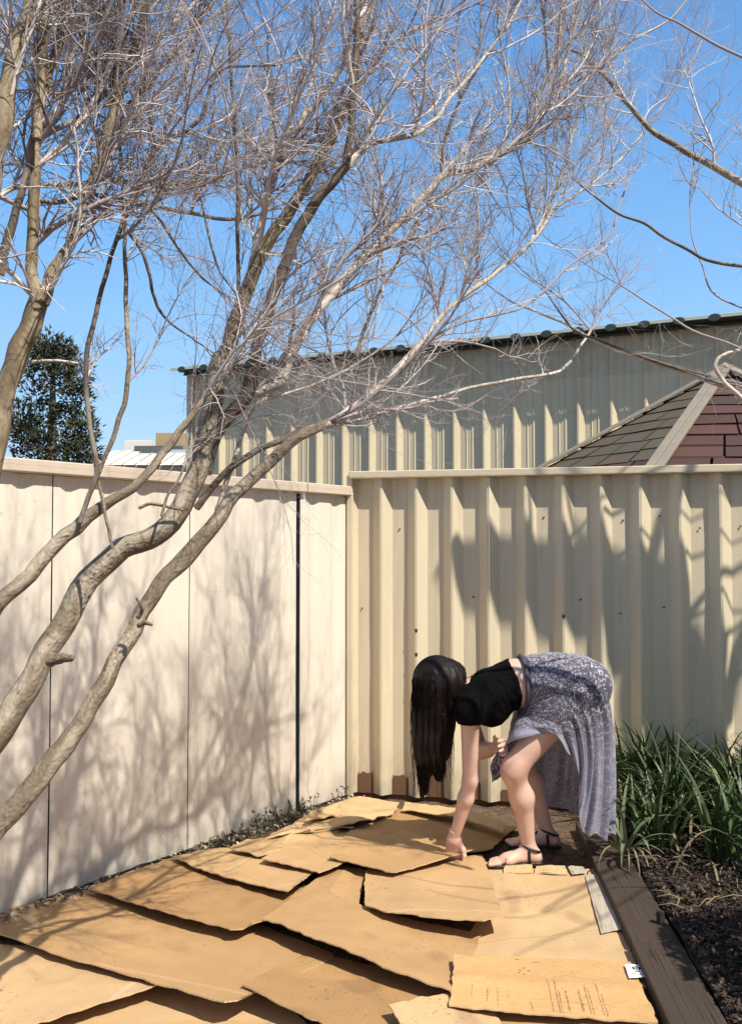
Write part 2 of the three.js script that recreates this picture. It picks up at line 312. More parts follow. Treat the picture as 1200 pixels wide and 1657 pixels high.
// ---------------------------------------------------------------- bare trees
function M_leafShrub() { return mat({ color: new THREE.Color().setRGB(.05, .085, .03), roughness: .8 }); }
function spline(pts, per) { const c = new THREE.CatmullRomCurve3(pts, false, 'centripetal'); return c.getPoints((pts.length - 1) * per); }
const twigSets = { dark: new MB(), pale: new MB(), seed: new MB() };
function growTwigs(r, S) {
  const up = V(0, 1, 0), tmp = V(0, 0, 0);
  function rnd() { return V(r() - .5, r() - .5, r() - .5).multiplyScalar(2); }
  function twig(p, d, len, rad, level, pale) {
    const n = level === 1 ? 8 : level === 2 ? 5 : 3, pts = [p.clone()], rr = [rad], dir = d.clone(), q = p.clone(), bend = rnd().multiplyScalar(level === 1 ? .12 : .18);
    for (let k = 1; k <= n; k++) {
      dir.add(bend).addScaledVector(rnd(), level === 1 ? .2 : .3).addScaledVector(up, level === 1 ? .09 : .045).normalize();
      q.addScaledVector(dir, len / n); pts.push(q.clone()); rr.push(lerp(rad, rad * .35, k / n));
      if (level < 3 && (level === 2 || k > 0)) {
        const m = level === 1 ? S.l2 * .75 : S.l3 * .8;
        for (let j = 0; j < m; j++) if (r() < .85) {
          const e = dir.clone().multiplyScalar(.75).add(rnd().multiplyScalar(.75)).addScaledVector(up, .1).normalize();
          const at_ = pts[k - 1].clone().lerp(q, r());
          twig(at_, e, len * (level === 1 ? .42 : .5) * (.5 + r() * .8), rr[k] * .68, level + 1, pale);
        }
      }
    }
    (pale && (level < 3 || r() < .45) ? twigSets.pale : twigSets.dark).tube(pts, rr, level === 1 ? 5 : 3, false);
    if (false) { const s = .003 + .002 * r(), c = q; const m = twigSets.seed, X = V(s, 0, 0), Y = V(0, s * 1.2, 0), Z = V(0, 0, s); const P = (v, g) => c.clone().addScaledVector(v, g);
      for (const a of [1, -1]) for (const b of [1, -1]) { m.tri(P(Y, a), P(X, b), P(Z, 1)); m.tri(P(Y, a), P(Z, -1), P(X, b)); } }
  }
  return { twig, rnd };
}
const NEAR = .8;
function limbPoints(L) { // [px, py, width px], depth from -> to
  const n = L.p.length; let len = [0]; for (let k = 1; k < n; k++) len.push(len[k - 1] + Math.hypot(L.p[k][0] - L.p[k - 1][0], L.p[k][1] - L.p[k - 1][1]));
  return L.p.map((q, k) => { const t = len[k] / len[n - 1], z = (L.s ?? NEAR) * (L.z.length === 2 ? lerp(L.z[0], L.z[1], t) : lerp(lerp(L.z[0], L.z[1], Math.min(1, t * 2)), L.z[2], Math.max(0, t * 2 - 1))); return { v: at(q[0], q[1], z), r: q[2] * .78 / 2 * z / F }; });
}
const LIMBS = [
  // main leaning stems
  { n: 'trunk', m: 'bark', z: [2.45, 3.1], p: [[-250, 1640, 62], [-150, 1440, 58], [-60, 1275, 54], [0, 1185, 52], [60, 1092, 50], [100, 1012, 50], [145, 935, 48], [200, 890, 46], [255, 864, 44], [297, 820, 42], [324, 745, 42], [338, 680, 40], [347, 620, 38], [358, 575, 36]] },
  { n: 'branch', m: 'barkTan', z: [3.1, 3.2, 3.35], tw: .3, p: [[356, 585, 36], [380, 520, 31], [405, 455, 29], [428, 405, 28], [455, 360, 26], [485, 315, 24], [510, 272, 23], [540, 212, 20], [570, 150, 17], [582, 70, 14], [590, -30, 11], [600, -160, 8]] },
  { n: 'trunk', m: 'barkDark', z: [3.08, 3.0], p: [[330, 765, 32], [352, 700, 30], [398, 640, 30], [412, 585, 27], [425, 530, 26], [442, 480, 25], [487, 365, 24], [525, 310, 22], [562, 268, 20]] },
  { n: 'branch', m: 'barkDark', z: [3.0, 2.95], tw: .5, p: [[560, 272, 18], [567, 210, 16], [572, 120, 15], [578, 30, 13], [570, -70, 10], [565, -200, 6]] },
  { n: 'branch', m: 'barkPale', z: [3.15, 3.3, 3.5], tw: .7, p: [[405, 440, 15], [425, 350, 14], [448, 275, 13], [485, 200, 13], [527, 147, 12], [560, 95, 10], [600, 10, 8], [630, -80, 6]] },
  { n: 'branch', m: 'barkPale', z: [3.08, 3.5, 4.1], tw: 1, p: [[402, 640, 22], [425, 632, 22], [450, 618, 26], [470, 580, 24], [500, 522, 22], [550, 458, 20], [600, 405, 18], [645, 360, 16], [690, 312, 15], [718, 282, 16], [765, 272, 14], [800, 252, 12], [835, 230, 11], [870, 190, 10], [905, 135, 9], [922, 60, 8], [930, -10, 7], [940, -110, 4]] },
  { n: 'branch', m: 'barkPale', z: [3.85, 4.0], tw: .6, p: [[848, 212, 8], [858, 180, 9], [878, 140, 9], [893, 100, 9], [905, 55, 8], [917, 5, 7], [925, -60, 4]] },
  { n: 'branch', m: 'barkPale', z: [3.0, 3.6], tw: 1, p: [[560, 272, 14], [580, 248, 13], [600, 232, 12], [640, 224, 12], [672, 216, 12], [705, 192, 11], [722, 165, 9], [745, 140, 8], [785, 90, 7], [815, 50, 6], [840, 5, 5], [870, -60, 3]] },
  { n: 'branch', m: 'barkDark', z: [3.6, 3.6], tw: .8, p: [[714, 284, 8], [716, 240, 7], [730, 195, 7], [760, 130, 6], [800, 70, 5], [835, 10, 4], [845, -60, 3]] },
  // the lower stem
  { n: 'trunk', m: 'bark', z: [2.4, 3.2], p: [[-300, 1690, 56], [-150, 1515, 52], [-60, 1405, 48], [0, 1335, 45], [50, 1278, 43], [95, 1217, 41], [128, 1172, 38], [162, 1118, 36], [198, 1052, 33], [232, 990, 32], [268, 935, 33], [302, 904, 37], [345, 852, 33], [380, 802, 28], [432, 752, 25], [482, 708, 22], [530, 686, 22]] },
  { n: 'branch', m: 'barkPale', z: [3.2, 4.3], tw: .8, p: [[528, 687, 20], [560, 668, 17], [595, 641, 15], [650, 590, 13], [688, 546, 12], [720, 505, 11], [755, 475, 10], [815, 432, 9], [868, 382, 8], [895, 340, 7], [935, 312, 6], [990, 270, 5], [1040, 215, 4], [1075, 165, 3]] },
  { n: 'branch', m: 'barkPale', z: [3.2, 3.9, 4.5], tw: .25, p: [[536, 688, 12], [573, 681, 9], [650, 659, 8], [700, 645, 8], [760, 628, 7], [826, 615, 7], [903, 601, 7], [925, 582, 7], [940, 558, 6], [955, 535, 5]] },
  { n: 'branch', m: 'barkDark', z: [3.12, 3.2], tw: .2, p: [[318, 822, 16], [345, 785, 15], [372, 758, 15], [410, 732, 14], [450, 714, 14], [480, 700, 13], [505, 690, 13], [530, 682, 14]] },
  { n: 'branch', m: 'barkPale', z: [3.15, 3.25], tw: .3, p: [[350, 835, 12], [365, 780, 11], [385, 725, 11], [395, 690, 10], [420, 650, 9], [455, 640, 8], [500, 625, 7], [548, 605, 6], [600, 575, 5], [640, 545, 4]] },
  { n: 'branch', m: 'barkPale', z: [3.97, 4.1], tw: .9, p: [[868, 382, 7], [890, 330, 6], [905, 290, 6], [920, 240, 6], [935, 180, 5], [948, 120, 4]] },
  { n: 'branch', m: 'twig', z: [3.65, 4.2], tw: .3, p: [[700, 545, 6], [740, 525, 5], [800, 510, 5], [840, 500, 4], [880, 470, 4], [920, 430, 4], [965, 400, 4], [990, 370, 4], [1000, 335, 4], [1020, 285, 3], [1040, 255, 3], [1042, 215, 2]] },
  { n: 'branch', m: 'barkDark', z: [3.3, 3.6], tw: .8, p: [[575, 575, 10], [590, 530, 8], [610, 480, 7], [640, 430, 6], [665, 375, 6], [690, 330, 5], [715, 285, 5]] },
  // left low branch with its forks
  { n: 'branch', m: 'bark', z: [2.5, 2.9], tw: .15, p: [[-120, 1120, 36], [-50, 1035, 34], [0, 978, 33], [60, 915, 32], [105, 868, 31], [135, 845, 29], [175, 812, 24], [212, 792, 21], [235, 768, 19], [258, 740, 18], [285, 705, 17], [312, 668, 15], [330, 640, 13]] },
  { n: 'branch', m: 'barkDark', z: [2.6, 2.75, 2.9], tw: .7, p: [[130, 846, 12], [145, 800, 11], [158, 765, 11], [150, 720, 11], [142, 660, 11], [138, 585, 11], [150, 525, 11], [170, 450, 10], [188, 390, 10], [205, 340, 10], [222, 300, 10], [245, 250, 9], [268, 208, 8], [290, 150, 7], [310, 90, 6], [330, 20, 5], [345, -60, 4]] },
  { n: 'branch', m: 'bark', z: [2.7, 2.75], tw: 0, p: [[182, 888, 7], [174, 845, 7], [163, 795, 7], [152, 745, 6], [146, 690, 5]] },
  { n: 'branch', m: 'bark', z: [2.7, 2.8], tw: .6, p: [[155, 775, 8], [172, 735, 10], [190, 685, 11], [202, 645, 11], [208, 590, 10], [205, 520, 10], [203, 450, 9], [201, 350, 8], [195, 240, 7], [200, 140, 6], [215, 50, 5], [220, -50, 4]] },
  { n: 'branch', m: 'bark', z: [2.85, 2.9], tw: 0, p: [[225, 822, 7], [245, 815, 7], [280, 822, 6], [298, 826, 5]] },
  { n: 'branch', m: 'bark', z: [2.85, 2.9], tw: .1, p: [[262, 835, 7], [272, 800, 6], [290, 775, 5], [296, 755, 4]] },
  { n: 'branch', m: 'bark', z: [2.62, 2.6], tw: 0, p: [[80, 1068, 30], [95, 1066, 22], [108, 1064, 20], [117, 1066, 14]] },
  { n: 'branch', m: 'bark', z: [2.82, 2.8], tw: 0, p: [[224, 1000, 10], [230, 985, 8], [222, 968, 4]] },
  { n: 'branch', m: 'bark', z: [2.82, 2.8], tw: 0, p: [[225, 1012, 12], [236, 1008, 9], [246, 1011, 6]] },
  // upper left stems
  { n: 'trunk', m: 'barkTan', z: [2.4, 2.55], p: [[-170, 1250, 50], [-90, 1000, 46], [-35, 830, 44], [-5, 705, 44], [8, 640, 44], [22, 590, 44], [45, 535, 44], [62, 490, 40], [68, 462, 36]] },
  { n: 'branch', m: 'barkTan', z: [2.53, 2.6], tw: 1, p: [[58, 500, 30], [52, 440, 27], [54, 360, 25], [57, 290, 25], [60, 220, 24], [68, 155, 23], [85, 100, 21], [102, 45, 20], [116, -20, 18], [130, -120, 14]] },
  { n: 'branch', m: 'barkTan', z: [2.53, 2.7], tw: 1, p: [[66, 490, 30], [85, 440, 26], [108, 405, 23], [128, 360, 22], [142, 312, 23], [158, 265, 24], [176, 208, 22], [190, 165, 18], [210, 110, 16], [228, 40, 14], [242, -30, 12], [255, -120, 9]] },
  { n: 'branch', m: 'barkDark', z: [2.5, 2.55], tw: .5, p: [[0, 445, 20], [8, 410, 20], [15, 380, 20], [28, 335, 17], [42, 290, 15], [50, 240, 14], [60, 190, 12]] },
  { n: 'branch', m: 'barkTan', z: [2.35, 2.45], tw: .8, p: [[-45, 500, 44], [-25, 380, 40], [-8, 270, 38], [5, 200, 38], [22, 110, 36], [42, 40, 32], [56, -20, 30], [75, -140, 24]] },
  { n: 'branch', m: 'barkTan', z: [2.5, 2.55], tw: .6, p: [[60, 225, 20], [66, 150, 20], [70, 80, 20], [76, 0, 18], [85, -100, 14]] },
  { n: 'branch', m: 'barkPale', z: [2.62, 2.85], tw: .9, p: [[68, 222, 13], [100, 206, 13], [135, 186, 12], [170, 152, 12], [200, 125, 11], [230, 92, 10], [262, 58, 10], [300, 22, 9], [335, -20, 7], [370, -90, 5]] },
  { n: 'branch', m: 'bark', z: [2.68, 2.95], tw: .9, p: [[178, 205, 12], [205, 172, 11], [240, 135, 10], [275, 95, 9], [305, 55, 8], [335, 12, 7], [360, -40, 6]] },
  { n: 'branch', m: 'barkPale', z: [2.65, 2.7], tw: .4, p: [[172, 132, 8], [150, 95, 8], [134, 65, 8], [127, 30, 8], [130, -20, 7]] },
  { n: 'branch', m: 'barkDark', z: [2.6, 2.65], tw: .6, p: [[185, 150, 10], [198, 80, 10], [212, 20, 9], [220, -40, 8]] },
  // cross branches
  { n: 'branch', m: 'barkPale', z: [2.5, 2.9, 3.15], tw: .8, p: [[-20, 335, 12], [20, 305, 12], [75, 300, 11], [130, 298, 11], [175, 291, 11], [225, 297, 11], [270, 304, 10], [340, 294, 9], [380, 275, 9], [420, 262, 9], [450, 253, 7]] },
  { n: 'branch', m: 'bark', z: [2.55, 2.9, 3.15], tw: .8, p: [[50, 322, 10], [90, 328, 10], [150, 315, 10], [200, 325, 10], [260, 336, 10], [310, 345, 9], [360, 355, 8], [400, 352, 7], [435, 340, 5]] },
  { n: 'branch', m: 'barkDark', z: [2.7, 2.9], tw: .7, p: [[190, 385, 9], [212, 330, 9], [235, 275, 9], [262, 232, 9], [300, 214, 8], [325, 190, 8], [345, 130, 7], [362, 110, 6], [400, 107, 5], [445, 105, 4]] },
  { n: 'branch', m: 'barkDark', z: [2.8, 2.95], tw: .7, p: [[205, 372, 7], [230, 408, 8], [240, 440, 8], [248, 475, 7], [258, 502, 7], [275, 522, 5], [300, 540, 4], [330, 560, 3]] },
  { n: 'branch', m: 'bark', z: [2.85, 3.0], tw: .8, p: [[235, 330, 6], [262, 360, 6], [282, 392, 6], [305, 425, 5], [330, 452, 5], [360, 475, 4]] },
  { n: 'branch', m: 'barkDark', z: [3.0, 2.95], tw: .5, p: [[386, 470, 8], [385, 400, 8], [384, 300, 7], [378, 190, 7], [372, 90, 7], [366, 20, 6], [368, -60, 5]] },
  { n: 'branch', m: 'barkDark', z: [2.9, 2.95], tw: .6, p: [[322, 312, 5], [338, 380, 5], [348, 420, 5], [358, 445, 4], [372, 462, 3]] },
  { n: 'branch', m: 'barkPale', z: [2.6, 2.65], tw: 0, p: [[40, 588, 7], [60, 585, 7], [100, 584, 6], [125, 588, 5]] },
  { n: 'branch', m: 'barkPale', z: [3.0, 3.2], tw: .8, p: [[335, 202, 5], [375, 215, 5], [410, 238, 5], [440, 248, 6], [470, 262, 5]] },
];
function bareTree(label, limbs, seed, S, seasonBase) {
  const f = thing('bare_tree', seasonBase); tag(f, label, 'tree');
  const r = rng(seed), G = growTwigs(r, S), off = seasonBase.clone().negate();
  for (const k in twigSets) twigSets[k] = new MB();
  for (const L of limbs) {
    const q = limbPoints(L), per = 4, pts = spline(q.map((o) => o.v), per), rad = pts.map((_, k) => { const u = k / per, i = Math.min(q.length - 2, Math.floor(u)); return lerp(q[i].r, q[i + 1].r, u - i) ; });
    // the photograph shows a little crookedness between the traced points
    pts.forEach((p, k) => { const a = rad[k] * .35 + .002; p.x += a * nz(p.y * 7, k * .31, seed); p.y += a * .6 * nz(p.x * 7, k * .27, seed + 3); p.z += 2.2 * a * nz(p.y * 3, p.x * 3, seed + 9); });
    const thick = rad[0] > .02;
    mesh(L.n, new MB().tube(pts.map((p) => p.clone().add(off)), rad, thick ? 14 : 8, true, thick ? .13 : .1).geo(), M[L.m], f);
    if (!L.tw) continue;
    let acc = 0;
    for (let k = 1; k < pts.length; k++) {
      const y = pts[k].y; const d = pts[k].clone().sub(pts[k - 1]); acc += d.length() * S.dens * L.tw * smooth(1.75, 2.25, y); d.normalize();
      while (acc > 0) {
        acc -= .5 + r();
        const e = d.clone().multiplyScalar(.55).add(G.rnd().multiplyScalar(.8)).addScaledVector(V(S.lean ?? .12, .42, 0), 1).normalize();
        G.twig(pts[k].clone(), e, (.22 + .42 * r()) * (S.len ?? 1), (S.thin ?? 1) * Math.min(.0052, rad[k] * .5) * (.6 + .5 * r()), 1, r() < .68);
      }
    }
    const last = pts[pts.length - 1], ld = last.clone().sub(pts[pts.length - 2]).normalize();
    for (let j = 0; j < 2; j++) G.twig(last.clone(), ld.clone().add(G.rnd().multiplyScalar(.35)).normalize(), .35 + .3 * r(), Math.max(.002, rad[rad.length - 1] * .7), 1, false);
  }
  for (const k of ['dark', 'pale']) { const g = twigSets[k].geo().translate(off.x, off.y, off.z); const o = mesh(k === 'seed' ? 'seed_pods' : 'twigs', g, k === 'seed' ? M.seed : k === 'pale' ? M.twigPale : M.twig, f); o.userData.kind = 'stuff'; }
  return f;
}
bareTree('large bare multi-stemmed tree leaning across the left fence with dense twiggy crown', LIMBS, 101, { l2: 1.9, l3: 1.6, dens: 12.5, len: 1.12, thin: 1.4 }, V(-1.1, 0, -1.9));

// a second bare tree stands outside the picture to the right; its branches reach in and its stem and big limb shade the ribbed fence
{
  const NEARR = 1; const R2 = [
    { n: 'branch', m: 'bark', z: [2.75, 3.1, 3.3], tw: .55, p: [[1420, 440, 20], [1320, 370, 17], [1200, 297, 15], [1140, 261, 14], [1098, 238, 13], [1060, 216, 12], [1035, 194, 11], [1015, 170, 10], [990, 140, 8], [965, 110, 7], [942, 90, 6], [918, 80, 4]] },
    { n: 'branch', m: 'barkPale', z: [3.2, 3.4], tw: .6, p: [[880, 155, 4], [920, 138, 5], [965, 112, 6], [1000, 84, 7], [1017, 68, 6], [1050, 50, 5], [1085, 30, 4], [1110, 0, 3]] },
    { n: 'branch', m: 'barkDark', z: [2.9, 3.2], tw: .25, p: [[1330, 400, 10], [1260, 425, 9], [1200, 431, 8], [1140, 420, 7], [1108, 402, 7], [1075, 385, 6], [1040, 362, 6], [1000, 346, 5], [965, 320, 4], [930, 292, 3]] },
    { n: 'branch', m: 'twig', z: [2.9, 3.0], tw: .3, p: [[1290, 130, 7], [1200, 93, 6], [1150, 68, 6], [1100, 38, 5], [1060, 18, 4], [1030, -10, 3]] },
    { n: 'branch', m: 'barkPale', z: [3.3, 3.6], tw: .12, p: [[1300, 650, 13], [1235, 645, 12], [1172, 626, 11], [1120, 608, 9], [1058, 588, 8], [1005, 566, 8], [956, 548, 7], [915, 524, 6], [870, 506, 5], [830, 490, 4], [790, 462, 3]] },
    { n: 'branch', m: 'barkDark', z: [3.28, 3.55], tw: .12, p: [[1300, 640, 9], [1172, 616, 8], [1110, 600, 7], [1030, 574, 6], [975, 552, 5], [930, 535, 5], [905, 505, 4], [888, 480, 3]] },
    { n: 'branch', m: 'barkPale', z: [3.3, 3.35], tw: 0, p: [[1262, 672, 12], [1215, 655, 11], [1190, 637, 11], [1172, 620, 10], [1160, 603, 9], [1156, 592, 8], [1165, 578, 8], [1185, 569, 8], [1215, 562, 7], [1260, 540, 6]] },
    { n: 'branch', m: 'twig', z: [3.3, 3.4], tw: .1, p: [[1250, 590, 6], [1190, 560, 5], [1120, 535, 5], [1080, 510, 4], [1040, 485, 4], [1005, 462, 3]] },
    { n: 'branch', m: 'twig', z: [3.0, 3.1], tw: .2, p: [[1250, 510, 5], [1190, 495, 4], [1150, 470, 4], [1135, 430, 3], [1120, 390, 3], [1115, 330, 2]] },
  ];
  R2.forEach((L) => L.s = NEARR);
  const right = bareTree('bare branches of a second tree reaching in from the right edge against the sky', R2, 202, { l2: 2, l3: 1, dens: 7, len: .8, lean: -.1 }, V(2.9, 0, -3.1));
  // its stem and the big limb that leans over the fence, outside the picture
  const onFence = (px, py) => { const d = ray(px, py), n = V(-.2284, 0, .9736), t = CORNER.clone().sub(camera.position).dot(n) / d.dot(n); return d.multiplyScalar(t).add(camera.position); };
  const limb = [[1092, 1250, .15], [1086, 1140, .155], [1072, 1060, .15], [1034, 1000, .14], [985, 972, .125], [920, 958, .11], [860, 946, .10], [800, 932, .085], [752, 920, .06], [715, 905, .035]].map(([x, y, r]) => ({ p: onFence(x, y).addScaledVector(SUN, 3.6), r: r * (.8 + .5 * nz(x * .021, y * .017, 5)) }));
  const o = right.position, P = [V(limb[0].p.x, 0, limb[0].p.z), V(limb[0].p.x, 1.6, limb[0].p.z), ...limb.map((q) => q.p)], pts = spline(P, 4), rr = [.17, .14, ...limb.map((q) => q.r)];
  mesh('trunk', new MB().tube(pts.map((p) => p.clone().sub(o)), pts.map((_, k) => { const i = Math.min(rr.length - 2, Math.floor(k / 4)); return lerp(rr[i], rr[i + 1], k / 4 - i); }), 14, true, .15).geo(), M.bark, right);
  const side = (pts_, r0, s, m = M.bark) => mesh('branch', new MB().tube(spline(pts_.map(([x, y]) => onFence(x, y).addScaledVector(SUN, s)), 5).map((p) => p.sub(o)), [...Array((pts_.length - 1) * 5 + 1)].map((_, k) => lerp(r0, r0 * .45, k / ((pts_.length - 1) * 5))), 7).geo(), m, right);
  for (const [q, r0, s] of [[[[1045, 1000], [1050, 920], [1068, 850], [1092, 775], [1110, 700]], .035, 3.2], [[[985, 960], [965, 900], [930, 860], [880, 800]], .02, 3.4], [[[1090, 1050], [1125, 980], [1180, 930], [1260, 880]], .022, 3], [[[960, 850], [1000, 828], [1060, 800], [1150, 758]], .009, 2], [[[900, 960], [985, 905], [1060, 870], [1130, 835], [1230, 790]], .008, 2.2], [[[860, 960], [900, 900], [960, 830], [1020, 770]], .012, 2.8], [[[1100, 905], [1150, 892], [1230, 860]], .007, 2], [[[1105, 998], [1150, 990], [1195, 992], [1250, 980]], .007, 2], [[[1120, 1110], [1165, 1040], [1230, 985]], .016, 3], [[[1140, 1160], [1190, 1095], [1260, 1040]], .02, 3.3], [[[1160, 1180], [1185, 1080], [1225, 980], [1280, 930]], .045, 3.6], [[[1030, 1180], [1020, 1110], [1030, 1050], [1060, 1000]], .05, 3.6], [[[880, 955], [850, 900], [845, 850], [835, 790]], .018, 3.3], [[[1000, 1080], [985, 1020], [990, 960]], .03, 3.4]]) side(q, r0, s);
  const low = (pts_, r0, s) => mesh('branch', new MB().tube(spline(pts_.map(([x, y]) => onGround(x, y, .03).addScaledVector(SUN, s)), 5).map((p) => p.sub(o)), [...Array((pts_.length - 1) * 5 + 1)].map((_, k) => lerp(r0 * .5, r0, k / ((pts_.length - 1) * 5))), 7).geo(), M.bark, right);
  low([[640, 1430], [710, 1442], [810, 1449], [905, 1437], [990, 1412], [1100, 1380]], .006, 3.2); low([[680, 1455], [760, 1472], [850, 1480], [960, 1440], [1080, 1390]], .0045, 3.2); low([[830, 1545], [890, 1515], [960, 1490], [1080, 1420]], .005, 3.0); low([[880, 1470], [930, 1440], [1010, 1400]], .009, 3.2);
}
{ // leafy shrubs outside the picture on the right; they shade the timber edge and the garden bed
  const r = rng(88), tones = M_leafShrub();
  for (const [x, z, h, R, label] of [[1.62, -1.75, 1.35, .42, 'leafy evergreen shrub at the near end of the garden bed'], [1.88, -2.45, 1.45, .46, 'leafy evergreen shrub halfway along the garden bed'], [2.3, -3.05, 1.25, .42, 'leafy evergreen shrub beside the stem of the second tree']]) {
    const f = thing('shrub', V(x, 0, z)); tag(f, label, 'shrub'); mesh('trunk', new MB().tube([V(0, 0, 0), V(.03, h * .4, 0), V(0, h * .8, .02)], [.03, .025, .01], 8).geo(), M.barkDark, f);
    const m = new MB(); for (let k = 0; k < 3600; k++) { const a = r() * 6.283, y = r(), rad = R * Math.pow(Math.sin(Math.PI * lerp(.12, .97, y)), .5) * Math.cbrt(r()), c = V(Math.cos(a) * rad, .1 + y * (h - .1), Math.sin(a) * rad), d = V(r() - .5, r() - .4, r() - .5).normalize(), e = V(r() - .5, r() - .5, r() - .5).cross(d).normalize(), s = .02 + .02 * r(); m.quad(c.clone().addScaledVector(d, -s), c.clone().addScaledVector(e, -s * .5), c.clone().addScaledVector(d, s), c.clone().addScaledVector(e, s * .5)); }
    mesh('crown', m.geo(), tones, f).userData.kind = 'stuff';
  }
}
// ---------------------------------------------------------------- cardboard sheets
const board = (r, g, b, s, extra) => tex(512, 512, (x, y) => {
  const big = tn(x, y, 3, 3, s), mid = tn(x, y, 11, 11, s + 1), fine = tn(x, y, 110, 110, s + 2), fl = .5 + .5 * Math.sin(x * 6.2832 * 96), stain = smooth(.3, .62, tn(x, y, 5, 6, s + 4) + .25 * mid), sc = smooth(.6, .75, tn(x, y, 5, 46, s + 5)), tape = smooth(.012, .006, Math.abs(y - .63 - .004 * mid));
  let k = 1 + .10 * big + .08 * mid + .06 * fine + .03 * fl - .2 * stain + .16 * sc; k *= 1 + .14 * tape; const fold = smooth(.004, .0015, Math.abs(x - .37 - .002 * mid)) * .22 + smooth(.003, .001, Math.abs(x - .40 + .003 * big)) * .12, bl = smooth(.1, .6, tn(x, y, 2, 3, s + 7)); k *= (1 - fold) * (1 + .13 * bl); const pit = smooth(.55, .62, tn(x, y, 60, 60, s + 9)) * .3; k *= 1 - pit; const c = [r * k, g * k * (1 - .03 * stain), b * k * (1 + .5 * sc * .3 + .25 * tape)];
  return lin(...c);
});
const boardBump = rep(tex(256, 256, (x, y) => { const v = .5 + .22 * Math.sin(x * 6.2832 * 64) * .5 + .25 * tn(x, y, 8, 8, 52) + .1 * tn(x, y, 60, 60, 53); return [v, v, v]; }, false), 2);
M.board = [[.385, .236, .108], [.43, .276, .136], [.325, .19, .08], [.48, .325, .172]].map((c, k) => mat({ map: board(...c, 100 + k * 10), bumpMap: boardBump, bumpScale: .003, roughness: .78 }));
M.boardEdge = mat({ map: tex(64, 64, (x, y) => lin(.62, .44, .25, .75 + .5 * (Math.sin(x * 6.28 * 8) > 0 ? .5 : 0) + .2 * tn(x, y, 8, 8, 3))), roughness: .9 });
{ // the sheet with printing on it
  const c = document.createElement('canvas'); c.width = 1024; c.height = 512; const g = c.getContext('2d'), r = rng(31);
  g.fillStyle = '#bd9766'; g.fillRect(0, 0, 1024, 512);
  for (let k = 0; k < 2600; k++) { const a = .03 + .05 * r(); g.fillStyle = r() < .5 ? `rgba(120,80,35,${a})` : `rgba(240,205,150,${a})`; const w = 4 + 60 * r() * r(), h = 2 + 14 * r(); g.fillRect(r() * 1024, r() * 512, w, h); }
  const col = (x, y0, y1, dash, w, a) => { g.fillStyle = `rgba(70,48,32,${a})`; for (let y = y0; y < y1;) { const l = dash * (.5 + r()); g.fillRect(x + (r() - .5) * 2, y, w * (.6 + .7 * r()), l); y += l + dash * (.3 + .7 * r()); } };
  // columns of small faded print running across the sheet near its front edge
  for (const [x, a, b, d, w, k] of [[105, 330, 440, 8, 5, .45], [185, 350, 455, 7, 12, .5], [240, 340, 470, 9, 6, .4], [298, 350, 430, 8, 5, .4], [412, 420, 480, 8, 8, .4], [520, 230, 480, 9, 7, .6], [552, 240, 490, 8, 8, .6], [566, 330, 490, 7, 7, .6], [600, 330, 480, 8, 9, .55], [668, 320, 480, 7, 12, .6], [706, 280, 490, 8, 8, .65], [722, 300, 490, 10, 6, .6], [770, 260, 490, 8, 7, .65], [786, 330, 495, 7, 7, .6]]) col(x, a, b, d, w, k);
  // handling mark: a small ring of strokes, and two smudges above it
  g.strokeStyle = 'rgba(62,44,32,.8)'; g.lineWidth = 7; for (const [x, y, a] of [[412, 110, -.5], [438, 138, .25], [406, 178, .8], [378, 160, -.9], [384, 132, .4]]) { g.beginPath(); g.moveTo(x - 9 * Math.cos(a), y - 7 * Math.sin(a)); g.lineTo(x + 9 * Math.cos(a), y + 7 * Math.sin(a)); g.stroke(); }
  g.fillStyle = 'rgba(62,44,32,.75)'; g.fillRect(368, 22, 22, 7); g.fillRect(470, 42, 36, 5);
  const t = new THREE.CanvasTexture(c); t.colorSpace = THREE.SRGBColorSpace; t.flipY = true; M.printed = mat({ map: t, bumpMap: boardBump, bumpScale: .0012, roughness: .78 });
  const l = document.createElement('canvas'); l.width = 128; l.height = 64; const q = l.getContext('2d'); q.fillStyle = '#efece6'; q.fillRect(0, 0, 128, 64); q.fillStyle = '#3d4a60'; for (const [x, y, w, h] of [[40, 12, 18, 16], [62, 8, 10, 22], [78, 14, 22, 12], [46, 32, 30, 6]]) q.fillRect(x, y, w, h); q.fillStyle = '#8b8f98'; q.fillRect(14, 46, 90, 4);
  const lt = new THREE.CanvasTexture(l); lt.colorSpace = THREE.SRGBColorSpace; M.label = mat({ map: lt, roughness: .5 });
}
M.parcelTape = mat({ map: tex(64, 64, (x, y) => lin(.50, .34, .17, 1 + .18 * tn(x, y, 3, 9, 3))), roughness: .28 });
M.tape = mat({ map: rep(tex(128, 128, (x, y) => lin(.44, .385, .31, 1 + .25 * tn(x, y, 6, 6, 3) - .4 * smooth(.25, .5, tn(x, y, 4, 4, 8)))), 1), roughness: .35 });
function polyAt(poly, t) { // point at share t of the polyline's length
  const L = [0]; for (let k = 1; k < poly.length; k++) L.push(L[k - 1] + poly[k].distanceTo(poly[k - 1])); const d = t * L[L.length - 1];
  for (let k = 1; k < poly.length; k++) if (d <= L[k] + 1e-9) return poly[k - 1].clone().lerp(poly[k], L[k] > L[k - 1] ? (d - L[k - 1]) / (L[k] - L[k - 1]) : 0);
  return poly[poly.length - 1].clone();
}
let boardNo = 0;
